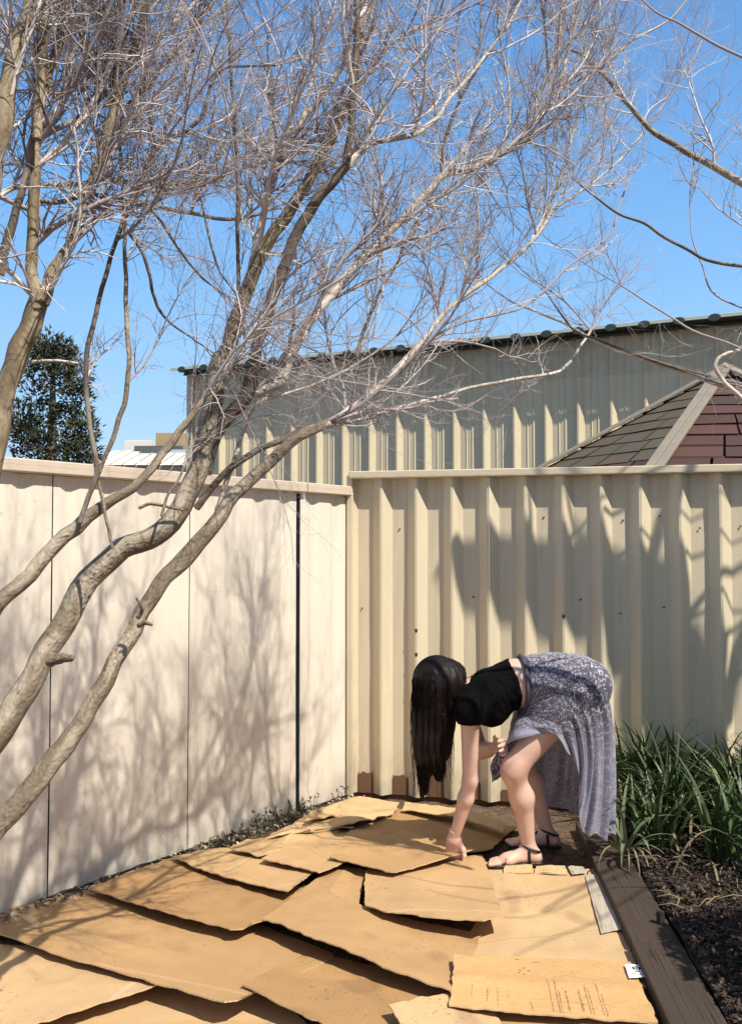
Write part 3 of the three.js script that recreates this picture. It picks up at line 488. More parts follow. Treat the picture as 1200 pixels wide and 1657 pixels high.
function cardboard(label, q, m, o = {}) { // q: back, right, front, left edges, each a list of [px, py, height]
  const E = {}, w3 = ([x, y, h]) => onGround(x, y, h > .024 ? .024 + (h - .024) * 1.9 : h); for (const k of ['back', 'right', 'front', 'left']) E[k] = q[k].map(w3);
  const A = E.back[0], B = E.back[E.back.length - 1], C = E.front[E.front.length - 1], D = E.front[0];
  const right = (q.rightOpen ? E.right : [B, ...E.right, C]), left = [A, ...E.left, D]; const id = boardNo++, th = .0045, nu = 36, nv = 28;
  const turn = id * 1.7, ct = Math.cos(turn), st = Math.sin(turn), cr = o.crease ?? [], fr = rng(id * 77 + 5), folds = [0, 1].map((k) => [fr() < .5, .25 + .5 * fr(), (fr() - .35) * .02 * (o.wavy ?? .8), .12 + .2 * fr()]);
  const S = (u, v) => {
    const b = polyAt(E.back, u), f = polyAt(E.front, u), l = polyAt(left, v), r = polyAt(right, v), p = V(0, 0, 0);
    p.addScaledVector(b, 1 - v).addScaledVector(f, v).addScaledVector(l, 1 - u).addScaledVector(r, u);
    p.addScaledVector(A, -(1 - u) * (1 - v)).addScaledVector(B, -u * (1 - v)).addScaledVector(C, -u * v).addScaledVector(D, -(1 - u) * v);
    const e = Math.min(u, 1 - u, v, 1 - v);
    p.y += (.004 * nz(p.x * 3 + id, p.z * 3) + .002 * nz(p.x * 11, p.z * 11 + id)) * smooth(0, .15, e) + .004 * nz(p.x * 14 + id, p.z * 14) * (o.wavy ?? .5);
    for (const [ax, c, h] of cr) p.y += h * Math.exp(-Math.pow(((ax === 'u' ? u : v) - c) / .018, 2));
    for (const [ax, c, h, w] of folds) p.y += h * Math.max(0, 1 - Math.abs((ax ? u : v) - c) / w) * smooth(0, .06, Math.min(u, 1 - u, v, 1 - v) + .03);
    if (e < 1e-6) { p.x += .006 * nz(p.x * 30 + id, p.z * 30) + .002 * nz(p.x * 9 + id, p.z * 9); p.z += .006 * nz(p.z * 30, p.x * 30 + id) + .004 * nz(p.z * 9, p.x * 9 + id); p.y += .004 * nz(p.x * 25, p.z * 25 + id); }
    return p;
  };
  const c0 = S(.5, .5); c0.y = 0; const P = []; for (let j = 0; j <= nv; j++) for (let i = 0; i <= nu; i++) P.push(S(i / nu, j / nv).sub(c0));
  const g = (u, v) => P[Math.round(v * nv) * (nu + 1) + Math.round(u * nu)];
  const uvf = ((p) => [(p.x * ct - p.z * st) * 1.1 + id * .37, (p.x * st + p.z * ct) * 1.1]);
  const f = thing('cardboard_sheet', c0); tag(f, label, 'cardboard', 'flattened cardboard sheets laid over the garden ground');
  const top = new MB(), edge = new MB(), dn = V(0, -th, 0);
  top.grid(nu, nv, (u, v) => { const p = g(u, v), w = o.uv ? [u, 1 - v] : uvf(p); return [p, w[0], w[1]]; }, true);
  top.grid(nu, nv, (u, v) => { const p = g(u, v), w = uvf(p); return [p.clone().add(dn), w[0], w[1]]; });
  const strip = (fn, n) => { for (let k = 0; k < n; k++) { const a = fn(k / n), b = fn((k + 1) / n); edge.quad(a.clone().add(dn), b.clone().add(dn), b, a, [[k * .3, 0], [k * .3 + .3, 0], [k * .3 + .3, 1], [k * .3, 1]]); } };
  strip((t) => g(t, 0), nu); strip((t) => g(1, t), nv); strip((t) => g(t, 1), nu); strip((t) => g(0, t), nv);
  const tp = rng(id * 13 + 3), tapes = !o.uv && id % 3 === 0 && id < 17 ? 1 : 0; for (let k = 0; k < tapes; k++) { // parcel tape still stuck on
    const ax = tp() < .6, c = .3 + .4 * tp(), w = .035, t0 = .02 + .2 * tp(), t1 = .75 + .22 * tp(), mb = new MB();
    const bil = (u, v) => { const x = u * nu, y = v * nv, i = Math.min(nu - 1, Math.floor(x)), j = Math.min(nv - 1, Math.floor(y)), q = (i, j) => P[j * (nu + 1) + i]; return q(i, j).clone().lerp(q(i + 1, j), x - i).lerp(q(i, j + 1).clone().lerp(q(i + 1, j + 1), x - i), y - j); };
    mb.grid(24, 2, (s, q) => { const t = lerp(t0, t1, s) + (s === 0 || s === 1 ? .02 * (tp() - .5) : 0), o = c + (q - .5) * w, p = ax ? bil(t, o) : bil(o, t); p.y += .0016; return [p, s * 6, q]; }, ax); mesh('tape', mb.geo(), M.parcelTape, f);
  }
  mesh('sheet', top.geo(), m, f); mesh('cut_edge', edge.geo(), M.boardEdge, f);
  return f;
}
const B4 = M.board;
cardboard('sunlit cardboard sheet in the far corner under both fences', { back: [[470, 1336, .03], [505, 1312, .03], [585, 1288, .03], [645, 1299, .035]], right: [], front: [[452, 1350, .035], [560, 1335, .045], [636, 1317, .035]], left: [] }, B4[3], { wavy: 1.5 });
cardboard('cardboard sheet lying in the shadow of the bending person against the ribbed fence', { back: [[540, 1320, .015], [640, 1307, .02], [720, 1317, .02], [835, 1338, .02]], right: [], front: [[515, 1347, .02], [640, 1362, .028], [735, 1382, .03], [795, 1373, .03]], left: [] }, B4[2]);
cardboard('narrow cardboard strip with a bright lifted edge along the foot of the ribbed fence', { back: [[655, 1298, .03], [745, 1306, .05], [818, 1331, .055]], right: [], front: [[650, 1310, .032], [742, 1321, .05], [813, 1344, .05]], left: [] }, B4[3], { wavy: 2 });
cardboard('small cardboard sheet with a torn pale edge touching the left fence', { back: [[432, 1354, .02], [560, 1322, .02]], right: [], front: [[367, 1371, .042], [420, 1385, .042], [540, 1366, .025]], left: [] }, B4[1], { wavy: 2 });
cardboard('cardboard sheet with a pointed front corner left of the middle', { back: [[470, 1350, .022], [580, 1336, .022]], right: [], front: [[424, 1389, .05], [470, 1400, .05], [517, 1411, .05], [552, 1397, .05], [604, 1370, .035]], left: [] }, B4[1], { crease: [['v', .5, .004]] });
cardboard('cardboard sheet just left of the reaching hand with a creased top', { back: [[566, 1342, .03], [652, 1343, .035]], right: [[735, 1366, .04]], front: [[533, 1387, .055], [585, 1399, .058], [637, 1412, .06], [700, 1394, .052], [774, 1372, .042]], left: [] }, B4[0], { crease: [['v', .45, .006]] });
cardboard('cardboard sheet with a long curved front edge in front of the left fence', { back: [[352, 1371, .02], [440, 1382, .018], [530, 1395, .018]], right: [], front: [[279, 1386, .035], [315, 1402, .04], [365, 1419, .046], [420, 1432, .052], [466, 1441, .056], [484, 1427, .052]], left: [] }, B4[1]);
cardboard('wide cardboard sheet in the middle with a dark ragged gap under its front edge', { back: [[545, 1397, .022], [592, 1409, .03]], right: [[581, 1455, .034], [572, 1489, .03], [650, 1500, .022], [778, 1509, .018], [762, 1560, .02]], front: [[424, 1487, .058], [450, 1493, .06], [480, 1508, .062], [548, 1534, .06], [640, 1572, .055], [735, 1604, .045]], left: [] }, B4[0], { wavy: 1.2 });
cardboard('cardboard sheet with a torn front corner lying along the left fence', { back: [[285, 1385, .022], [420, 1420, .018], [560, 1452, .014]], right: [], front: [[143, 1437, .035], [200, 1455, .042], [250, 1470, .048], [310, 1487, .05], [358, 1499, .05], [376, 1505, .052], [392, 1502, .052], [408, 1493, .05], [428, 1489, .05]], left: [] }, B4[2], { wavy: 1.4, crease: [['u', .55, .003]] });
cardboard('largest cardboard sheet on the left with twig shadows and a pointed front corner', { back: [[-90, 1487, .012], [60, 1459, .012], [142, 1441, .012]], right: [[380, 1480, .012], [548, 1546, .015]], front: [[-150, 1478, .02], [0, 1511, .034], [95, 1547, .04], [180, 1570, .046], [243, 1588, .05], [310, 1607, .055], [372, 1623, .058], [414, 1603, .05]], left: [] }, B4[0]);
cardboard('cardboard sheet with a white front edge in the bottom left corner', { back: [[-220, 1520, .012], [60, 1531, .015], [264, 1584, .03]], right: [], front: [[-220, 1745, .03], [52, 1659, .045], [254, 1594, .045]], left: [] }, B4[3]);
cardboard('plain orange brown cardboard sheet at the bottom centre', { back: [[500, 1540, .015], [620, 1565, .014], [738, 1600, .014]], right: [], front: [[391, 1592, .058], [440, 1617, .052], [530, 1660, .045], [640, 1730, .03], [705, 1765, .02]], left: [] }, B4[2]);
cardboard('lowest cardboard sheet at the bottom edge between its two neighbours', { back: [[60, 1598, .007], [425, 1588, .007]], right: [], front: [[-50, 1790, .008], [640, 1790, .008]], left: [] }, B4[3], { crease: [['u', .6, .003], ['u', .75, .003]] });
cardboard('cardboard sheet with a deep shadow under its lifted front edge, right of the middle', { back: [[594, 1400, .034], [690, 1390, .024], [780, 1383, .03]], right: [[797, 1430, .04]], front: [[591, 1464, .058], [626, 1476, .06], [700, 1485, .064], [780, 1489, .064], [815, 1484, .055]], left: [[589, 1430, .05]] }, B4[1], { crease: [['v', .45, .003]] });
cardboard('long cardboard sheet along the timber garden edge in front of the feet', { back: [[783, 1392, .014], [805, 1404, .014], [962, 1406, .014]], right: [[985, 1455, .014], [1022, 1530, .014]], front: [[715, 1562, .011], [900, 1580, .011], [1052, 1598, .012]], left: [[802, 1450, .014], [760, 1505, .012]] }, B4[3], { wavy: 1 });
cardboard('printed cardboard sheet with columns of faded text at the bottom right', { back: [[734, 1545, .045], [860, 1549, .024], [1020, 1557, .02]], right: [], front: [[727, 1626, .042], [850, 1640, .034], [960, 1648, .032], [1064, 1655, .034]], left: [[732, 1585, .048]] }, M.printed, { uv: true });
cardboard('pale cardboard sheet with a lifted left corner at the bottom edge', { back: [[628, 1625, .055], [680, 1614, .045], [727, 1606, .035]], right: [[792, 1632, .022], [804, 1640, .022]], front: [[690, 1725, .03], [835, 1725, .02]], left: [] }, B4[3]);
cardboard('cardboard sheet under the printed one at the bottom right edge', { back: [[770, 1622, .01], [1060, 1638, .01]], right: [], front: [[760, 1770, .01], [1095, 1770, .01]], left: [] }, B4[0]);
cardboard('pale cardboard flap beside the near sandal', { back: [[816, 1400, .03], [861, 1399, .032]], right: [], front: [[813, 1413, .02], [862, 1412, .021]], left: [] }, B4[3], { wavy: .3 });
cardboard('pale cardboard flap beside the timber edge, right of the near sandal', { back: [[866, 1401, .03], [914, 1401, .032]], right: [], front: [[864, 1413, .02], [916, 1414, .021]], left: [] }, B4[3], { wavy: .3 });
cardboard('torn scrap of cardboard against the left fence near the corner post', { back: [[505, 1318, .04], [548, 1304, .04]], right: [], front: [[492, 1328, .05], [552, 1317, .046]], left: [] }, B4[3], { wavy: 2 });
cardboard('small pale cardboard offcut lying against the left fence behind the torn sheet', { back: [[448, 1345, .035], [500, 1331, .035]], right: [], front: [[428, 1357, .045], [503, 1343, .042]], left: [] }, B4[3], { wavy: 2 });
cardboard('pinkish cardboard strip in front of the two small scraps by the left fence', { back: [[474, 1341, .03], [560, 1329, .03]], right: [], front: [[462, 1350, .04], [572, 1338, .036]], left: [] }, B4[1], { wavy: 2 });
{ // loose paper on the sheets
  const patch = (label, pts, m, name, cat) => { const q = pts.map(([x, y, h]) => onGround(x, y, h)), c = q[0].clone(); const f = thing(name, c); const mb = new MB(); q.forEach((p) => p.sub(c));
    mb.grid(6, 6, (u, v) => { const p = q[0].clone().lerp(q[1], u).lerp(q[3].clone().lerp(q[2], u), v); p.y += .003 + .004 * nz(u * 3 + q[1].x * 9, v * 3) ; return [p, u, 1 - v]; }, true); mesh('paper', mb.geo(), m, f); tag(f, label, cat); };
  patch('small white printed label on the right edge of the printed cardboard', [[1010, 1562, .03], [1040, 1562, .03], [1052, 1582, .032], [1017, 1584, .034]], M.label, 'paper_label', 'label');
  patch('crumpled whitish plastic strip along the right edge of the cardboard', [[946, 1418, .018], [968, 1414, .02], [1006, 1505, .02], [972, 1512, .02]], M.tape, 'plastic_strip', 'plastic');
  patch('scrap of white paper right of the near sandal', [[917, 1402, .026], [942, 1403, .026], [948, 1414, .022], [925, 1416, .022]], M.tape, 'paper_scrap', 'paper');
}
// ---------------------------------------------------------------- timber edge and garden bed
const e0 = onGround(1092, 1680, .055), e1 = onGround(960, 1393, .055), eDir = e1.clone().sub(e0).setY(0).normalize(), eR = V(-eDir.z, 0, eDir.x);
{
  const yaw = Math.atan2(eDir.x, eDir.z);
  const bar = (a, b, label, side = 0, w = .165, hgt = .11) => { const c = e0.clone().addScaledVector(eDir, (a + b) / 2).addScaledVector(eR, w / 2 + side).setY(0), f = thing('timber_sleeper', c, yaw); tag(f, label, 'timber', 'sleepers edging the garden bed');
    const g = new RoundedBoxGeometry(w, hgt, b - a, 2, .008); const p = g.attributes.position, u = g.attributes.uv; for (let k = 0; k < p.count; k++) { const x = p.getX(k), y = p.getY(k), z = p.getZ(k); p.setXYZ(k, x + .006 * nz(z * 5, y * 9, a), y + .006 * nz(x * 12, z * 7, a + 3), z); u.setXY(k, (x + y) / .3, z / .9); } g.computeVertexNormals(); g.translate(0, .055 - hgt / 2, 0); mesh('sleeper', g, M.sleeper, f); };
  bar(-1.2, .62, 'brown timber sleeper in the bottom right corner beside the mulch');
  bar(.627, 2.0, 'brown timber sleeper near the feet, overhung by strappy leaves');
  const pk = onGround(1068, 1492, .06); const f = thing('timber_peg', V(pk.x, 0, pk.z), .5); tag(f, 'short dark timber peg against the sleeper', 'peg'); mesh('peg', box(.024, .10, .02, 0, .05, 0, .004), M.sleeper, f);
  const g = new THREE.PlaneGeometry(3.2, 5, 40, 60).rotateX(-Math.PI / 2), p = g.attributes.position, u = g.attributes.uv; for (let k = 0; k < p.count; k++) { const x = p.getX(k), z = p.getZ(k); p.setY(k, .055 + .018 * nz(x * 4, z * 4) + .012 * nz(x * 13, z * 13)); u.setXY(k, x, z); } g.computeVertexNormals();
  const bed = struct('garden_bed', g, M.mulch); bed.rotation.y = yaw; bed.position.copy(e0).addScaledVector(eDir, 1.1).addScaledVector(eR, .17 + 1.6).setY(0);
  // bark chips
  const r = rng(9), geos = M.chip.map(() => new MB());
  for (let k = 0; k < 8000; k++) { const c = e0.clone().addScaledVector(eDir, -.5 + 2.9 * r()).addScaledVector(eR, .18 + 1.15 * r() * r()).setY(.062 + .02 * r()), d = V(r() - .5, (r() - .5) * .6, r() - .5).normalize(), n = V((r() - .5) * .7, 1, (r() - .5) * .7).normalize(), e = d.clone().cross(n), s = .004 + .014 * r() * r(), w = .4 * s + .002, m = geos[r() < .62 ? 0 : r() < .75 ? 1 : 2];
    const A = c.clone().addScaledVector(d, -s).addScaledVector(e, -w), B = c.clone().addScaledVector(d, s).addScaledVector(e, -w * .7), C = c.clone().addScaledVector(d, s * .8).addScaledVector(e, w), D = c.clone().addScaledVector(d, -s).addScaledVector(e, w * .8), t = V(0, .006, 0); m.quad(A.clone().add(t), B.clone().add(t), C.clone().add(t), D.clone().add(t)); m.quad(A, B, B.clone().add(t), A.clone().add(t)); m.quad(B, C, C.clone().add(t), B.clone().add(t)); }
  geos.forEach((m, k) => { const o = mesh('bark_mulch', m.geo(), M.chip[k]); o.userData.kind = 'stuff'; tag(o, ['dark bark chips covering the garden bed', 'brown bark chips among the dark ones on the garden bed', 'pale dry chips scattered over the garden bed'][k], 'mulch'); });
}
M.leaf = [[.045, .085, .020], [.072, .125, .030], [.032, .06, .016], [.13, .18, .06]].map((c) => new THREE.MeshPhysicalMaterial({ color: new THREE.Color().setRGB(...c), roughness: .5, side: THREE.DoubleSide, transmission: .25, thickness: 0 }));
M.leafPale = new THREE.MeshPhysicalMaterial({ color: new THREE.Color().setRGB(.17, .21, .11), roughness: .5, side: THREE.DoubleSide, transmission: .25, thickness: 0 });
M.leafDry = mat({ color: new THREE.Color().setRGB(.20, .155, .09), roughness: .9 });
function blade(mb, base, az, tilt, len, w, droop) {
  const pts = [], n = 7; let p = base.clone(), a = tilt; const h = V(Math.cos(az), 0, Math.sin(az)), side = V(-Math.sin(az), 0, Math.cos(az));
  for (let k = 0; k <= n; k++) { pts.push([p.clone(), w * (k < 2 ? .75 + .12 * k : 1 - Math.pow((k - 1) / (n - 1), 2.2) * .93)]); p = p.clone().addScaledVector(h, Math.sin(a) * len / n).add(V(0, Math.cos(a) * len / n, 0)); a += droop / n * (k < 2 ? .4 : 1.25); }
  mb.grid(2, n, (u, v) => { const k = Math.round(v * n), [c, ww] = pts[k], q = c.clone().addScaledVector(side, (u - .5) * ww); q.y -= u === .5 ? ww * .18 : 0; return [q, u, v]; });
}
{
  const r = rng(55), sets = M.leaf.map(() => new MB());
  for (let k = 0; k < 62; k++) {   // clumps along the bed, thinning towards the front
    const t = .98 + 1.35 * Math.pow(r(), .75), s = .22 + 1.35 * r(); const c = e0.clone().addScaledVector(eDir, t + .28 * (1 - s)).addScaledVector(eR, s).setY(.05);
    if (t < 1.3 && s < .32) continue;
    const n = 26 + Math.floor(r() * 16), size = .75 + .5 * r();
    for (let j = 0; j < n; j++) { const b = c.clone().add(V((r() - .5) * .12, 0, (r() - .5) * .12)); blade(sets[r() < .4 ? 0 : r() < .5 ? 1 : r() < .75 ? 2 : 3], b, r() * 6.283, .08 + .5 * r(), (.26 + .26 * r()) * size, (.012 + .009 * r()) * size, .4 + 1.5 * r()); }
  }
  const dead = new MB(); for (let k = 0; k < 70; k++) { const c = e0.clone().addScaledVector(eDir, 1 + 1.3 * r()).addScaledVector(eR, .2 + 1.3 * r()).setY(.05); blade(dead, c, r() * 6.283, .3 + .7 * r(), .2 + .25 * r(), .008 + .006 * r(), 1 + 2 * r()); }
  { const o = mesh('grass', dead.geo(), M.leafDry); o.userData.kind = 'stuff'; tag(o, 'dead straw brown blades hanging among the green strappy leaves', 'grass'); }
  sets.forEach((m, k) => { const o = mesh('grass', m.geo(), M.leaf[k]); o.userData.kind = 'stuff'; tag(o, ['dark green strappy leaves filling the bed below the ribbed fence', 'mid green strappy leaves among the dark ones in the bed', 'deepest green strappy leaves low in the bed', 'lightest green strappy leaf blades in the bed'][k], 'grass'); });
  const c = onGround(1008, 1378, .08), f = thing('strap_leaf_plant', V(c.x, 0, c.z)); tag(f, 'pale green strap leaf plant arching over the timber sleeper beside the skirt', 'plant');
  const mb = new MB(), dry = new MB(); const B = (az, tilt, len, w, dr) => blade(mb, V((r() - .5) * .03, .07, (r() - .5) * .03), az, tilt, len, w, dr);
  for (const [az, ti, le, w, dr] of [[.2, .35, .30, .02, 1.5], [.5, .7, .26, .022, 1.2], [-.4, .5, .3, .02, 1.6], [2.6, .4, .30, .018, 1.8], [3.1, .6, .22, .018, 2.2], [1.4, .5, .3, .02, 2.2], [1.9, .7, .26, .02, 2.4], [.9, .9, .24, .02, 1.3], [4.3, .3, .34, .017, .9], [5.2, .25, .36, .018, .8], [-.1, 1.0, .22, .02, .9], [2.2, .2, .33, .017, 1.0], [3.8, .4, .3, .016, 1.2]]) B(az, ti, le, w, dr);
  for (const [az, le] of [[1.3, .26], [1.8, .24], [2.4, .26], [.8, .22], [1.55, .3]]) blade(dry, V((r() - .5) * .04, .08, .03), az, .9, le, .010, 2.6);
  mesh('leaf', mb.geo(), M.leafPale, f); mesh('dry_leaf', dry.geo(), M.leafDry, f);
  // dry stalks lying over the front of the bed
  const st = new MB(); for (let k = 0; k < 60; k++) { const c = e0.clone().addScaledVector(eDir, .75 + .75 * r()).addScaledVector(eR, .2 + .8 * r()).setY(.08 + .02 * r()), a = r() * 6.28, l = .05 + .1 * r(), d = V(Math.cos(a), .1 * (r() - .5), Math.sin(a)); st.tube([c, c.clone().addScaledVector(d, l * .5).add(V(0, .012, 0)), c.clone().addScaledVector(d, l)], [.0025, .003, .0012], 4); }
  const o = mesh('leaf_litter', st.geo(), M.leafDry); o.userData.kind = 'stuff'; tag(o, 'dry straw coloured stalks lying on the front of the bed', 'litter');
}
{ // weeds and litter along the foot of the left fence
  const r = rng(66), weed = new MB(), lit = new MB(), pale = new MB();
  const foot = (t, o) => CORNER.clone().addScaledVector(LDIR, t).add(V(.8 * o, 0, .6 * o));
  for (let k = 0; k < 190; k++) { const t = r() < .72 ? .3 + .85 * Math.pow(r(), .8) : .05 + 2.4 * r(), c = foot(t, .015 + .07 * r()), dense = smooth(1.25, .5, t), h = (.015 + .085 * r() * (.25 + dense)); const q = c.clone().add(V((r() - .5) * .05, h, (r() - .5) * .05)); weed.tube([c, c.clone().lerp(q, .5).add(V((r() - .5) * .02, 0, 0)), q], [.0015, .0014, .0008], 3, false);
    for (let j = 0; j < 5; j++) { const p = c.clone().lerp(q, .3 + .7 * r()), s = .004 + .006 * r(), d = V(r() - .5, r() - .3, r() - .5).normalize(), e = V(r() - .5, r() - .5, r() - .5).cross(d).normalize(); weed.tri(p.clone().addScaledVector(e, s), p.clone().addScaledVector(d, s * 2.4), p.clone().addScaledVector(e, -s)); } }
  for (let k = 0; k < 900; k++) { const t = .02 + 2.5 * r(), c = foot(t, .01 + .12 * r() * r() + .02).setY(.012 + .02 * r()), s = .004 + .011 * r(), d = V(r() - .5, (r() - .5) * .7, r() - .5).normalize(), n = V(r() - .5, 1.2, r() - .5).normalize(), e = d.clone().cross(n); (r() < .55 ? lit : pale).quad(c.clone().addScaledVector(d, -s), c.clone().addScaledVector(e, -s * .6), c.clone().addScaledVector(d, s), c.clone().addScaledVector(e, s * .6)); }
  const tg = (m, mt, n, l) => { const o = mesh(n, m.geo(), mt); o.userData.kind = 'stuff'; tag(o, l, n.replace('_', ' ')); };
  tg(weed, mat({ color: new THREE.Color().setRGB(.13, .115, .075) }), 'weeds', 'small dry weeds growing along the foot of the left fence');
  tg(lit, mat({ color: new THREE.Color().setRGB(.10, .065, .04) }), 'leaf_litter', 'brown leaf litter between the cardboard and the left fence');
  tg(pale, mat({ color: new THREE.Color().setRGB(.48, .42, .34) }), 'debris', 'pale dry debris between the cardboard and the left fence');
}
// ---------------------------------------------------------------- person
function surfaceNet(f, lo, hi, cell) { // smooth mesh of the zero level of f
  const n = [0, 1, 2].map((k) => Math.ceil((hi[k] - lo[k]) / cell) + 1), [nx, ny, nzz] = n, F_ = new Float32Array(nx * ny * nzz);
  let o = 0; for (let z = 0; z < nzz; z++) for (let y = 0; y < ny; y++) for (let x = 0; x < nx; x++) F_[o++] = f(lo[0] + x * cell, lo[1] + y * cell, lo[2] + z * cell);
  const id = (x, y, z) => (z * ny + y) * nx + x, vi = new Int32Array(nx * ny * nzz).fill(-1), P = [], I = [];
  for (let z = 0; z < nzz - 1; z++) for (let y = 0; y < ny - 1; y++) for (let x = 0; x < nx - 1; x++) {
    let sx = 0, sy = 0, sz = 0, c = 0; const v = []; for (let k = 0; k < 8; k++) v.push(F_[id(x + (k & 1), y + (k >> 1 & 1), z + (k >> 2))]);
    let m = 0; for (let k = 0; k < 8; k++) if (v[k] < 0) m |= 1 << k; if (m === 0 || m === 255) continue;
    for (let a = 0; a < 8; a++) for (const b of [a | 1, a | 2, a | 4]) if (b !== a && (v[a] < 0) !== (v[b] < 0)) { const t = v[a] / (v[a] - v[b]); sx += lerp(a & 1, b & 1, t); sy += lerp(a >> 1 & 1, b >> 1 & 1, t); sz += lerp(a >> 2, b >> 2, t); c++; }
    vi[id(x, y, z)] = P.length / 3; P.push(lo[0] + (x + sx / c) * cell, lo[1] + (y + sy / c) * cell, lo[2] + (z + sz / c) * cell);
  }
  const quad = (a, b, c, d, flip) => { if (a < 0 || b < 0 || c < 0 || d < 0) return; flip ? I.push(a, c, b, a, d, c) : I.push(a, b, c, a, c, d); };
  for (let z = 1; z < nzz - 1; z++) for (let y = 1; y < ny - 1; y++) for (let x = 1; x < nx - 1; x++) {
    const s = F_[id(x, y, z)] < 0;
    if (s !== F_[id(x + 1, y, z)] < 0) quad(vi[id(x, y - 1, z - 1)], vi[id(x, y, z - 1)], vi[id(x, y, z)], vi[id(x, y - 1, z)], !s);
    if (s !== F_[id(x, y + 1, z)] < 0) quad(vi[id(x - 1, y, z - 1)], vi[id(x, y, z - 1)], vi[id(x, y, z)], vi[id(x - 1, y, z)], s);
    if (s !== F_[id(x, y, z + 1)] < 0) quad(vi[id(x - 1, y - 1, z)], vi[id(x, y - 1, z)], vi[id(x, y, z)], vi[id(x - 1, y, z)], !s);
  }
  const g = new THREE.BufferGeometry(); g.setAttribute('position', new THREE.Float32BufferAttribute(P, 3)); g.setIndex(I);
  const N = new Float32Array(P.length), h = cell * .5; for (let k = 0; k < P.length; k += 3) { const [x, y, z] = [P[k], P[k + 1], P[k + 2]]; const gx = f(x + h, y, z) - f(x - h, y, z), gy = f(x, y + h, z) - f(x, y - h, z), gz = f(x, y, z + h) - f(x, y, z - h), l = Math.hypot(gx, gy, gz) || 1; N[k] = gx / l; N[k + 1] = gy / l; N[k + 2] = gz / l; }
  g.setAttribute('normal', new THREE.BufferAttribute(N, 3)); const uv = new Float32Array(P.length / 3 * 2); for (let k = 0; k < P.length / 3; k++) { uv[2 * k] = P[3 * k] + P[3 * k + 2]; uv[2 * k + 1] = P[3 * k + 1]; } g.setAttribute('uv', new THREE.BufferAttribute(uv, 2)); return g;
}
const smin = (a, b, k) => { const h = Math.max(k - Math.abs(a - b), 0) / k; return Math.min(a, b) - h * h * k * .25; };
function cone(a, b, ra, rb, sz = 1) { // tapered capsule, optionally wider along z
  const ax = a[0], ay = a[1], az = a[2] / sz, dx = b[0] - ax, dy = b[1] - ay, dz = b[2] / sz - az, l2 = dx * dx + dy * dy + dz * dz;
  return (x, y, z) => { const px = x - ax, py = y - ay, pz = z / sz - az, t = clamp((px * dx + py * dy + pz * dz) / l2); return Math.hypot(px - dx * t, py - dy * t, pz - dz * t) - (ra + (rb - ra) * t); };
}
const ball = (c, r, s = [1, 1, 1]) => (x, y, z) => (Math.hypot((x - c[0]) / s[0], (y - c[1]) / s[1], (z - c[2]) / s[2]) - r) * Math.min(...s);
const blend = (list, k) => (x, y, z) => { let d = 1e3; for (const f of list) d = smin(d, f(x, y, z), k); return d; };
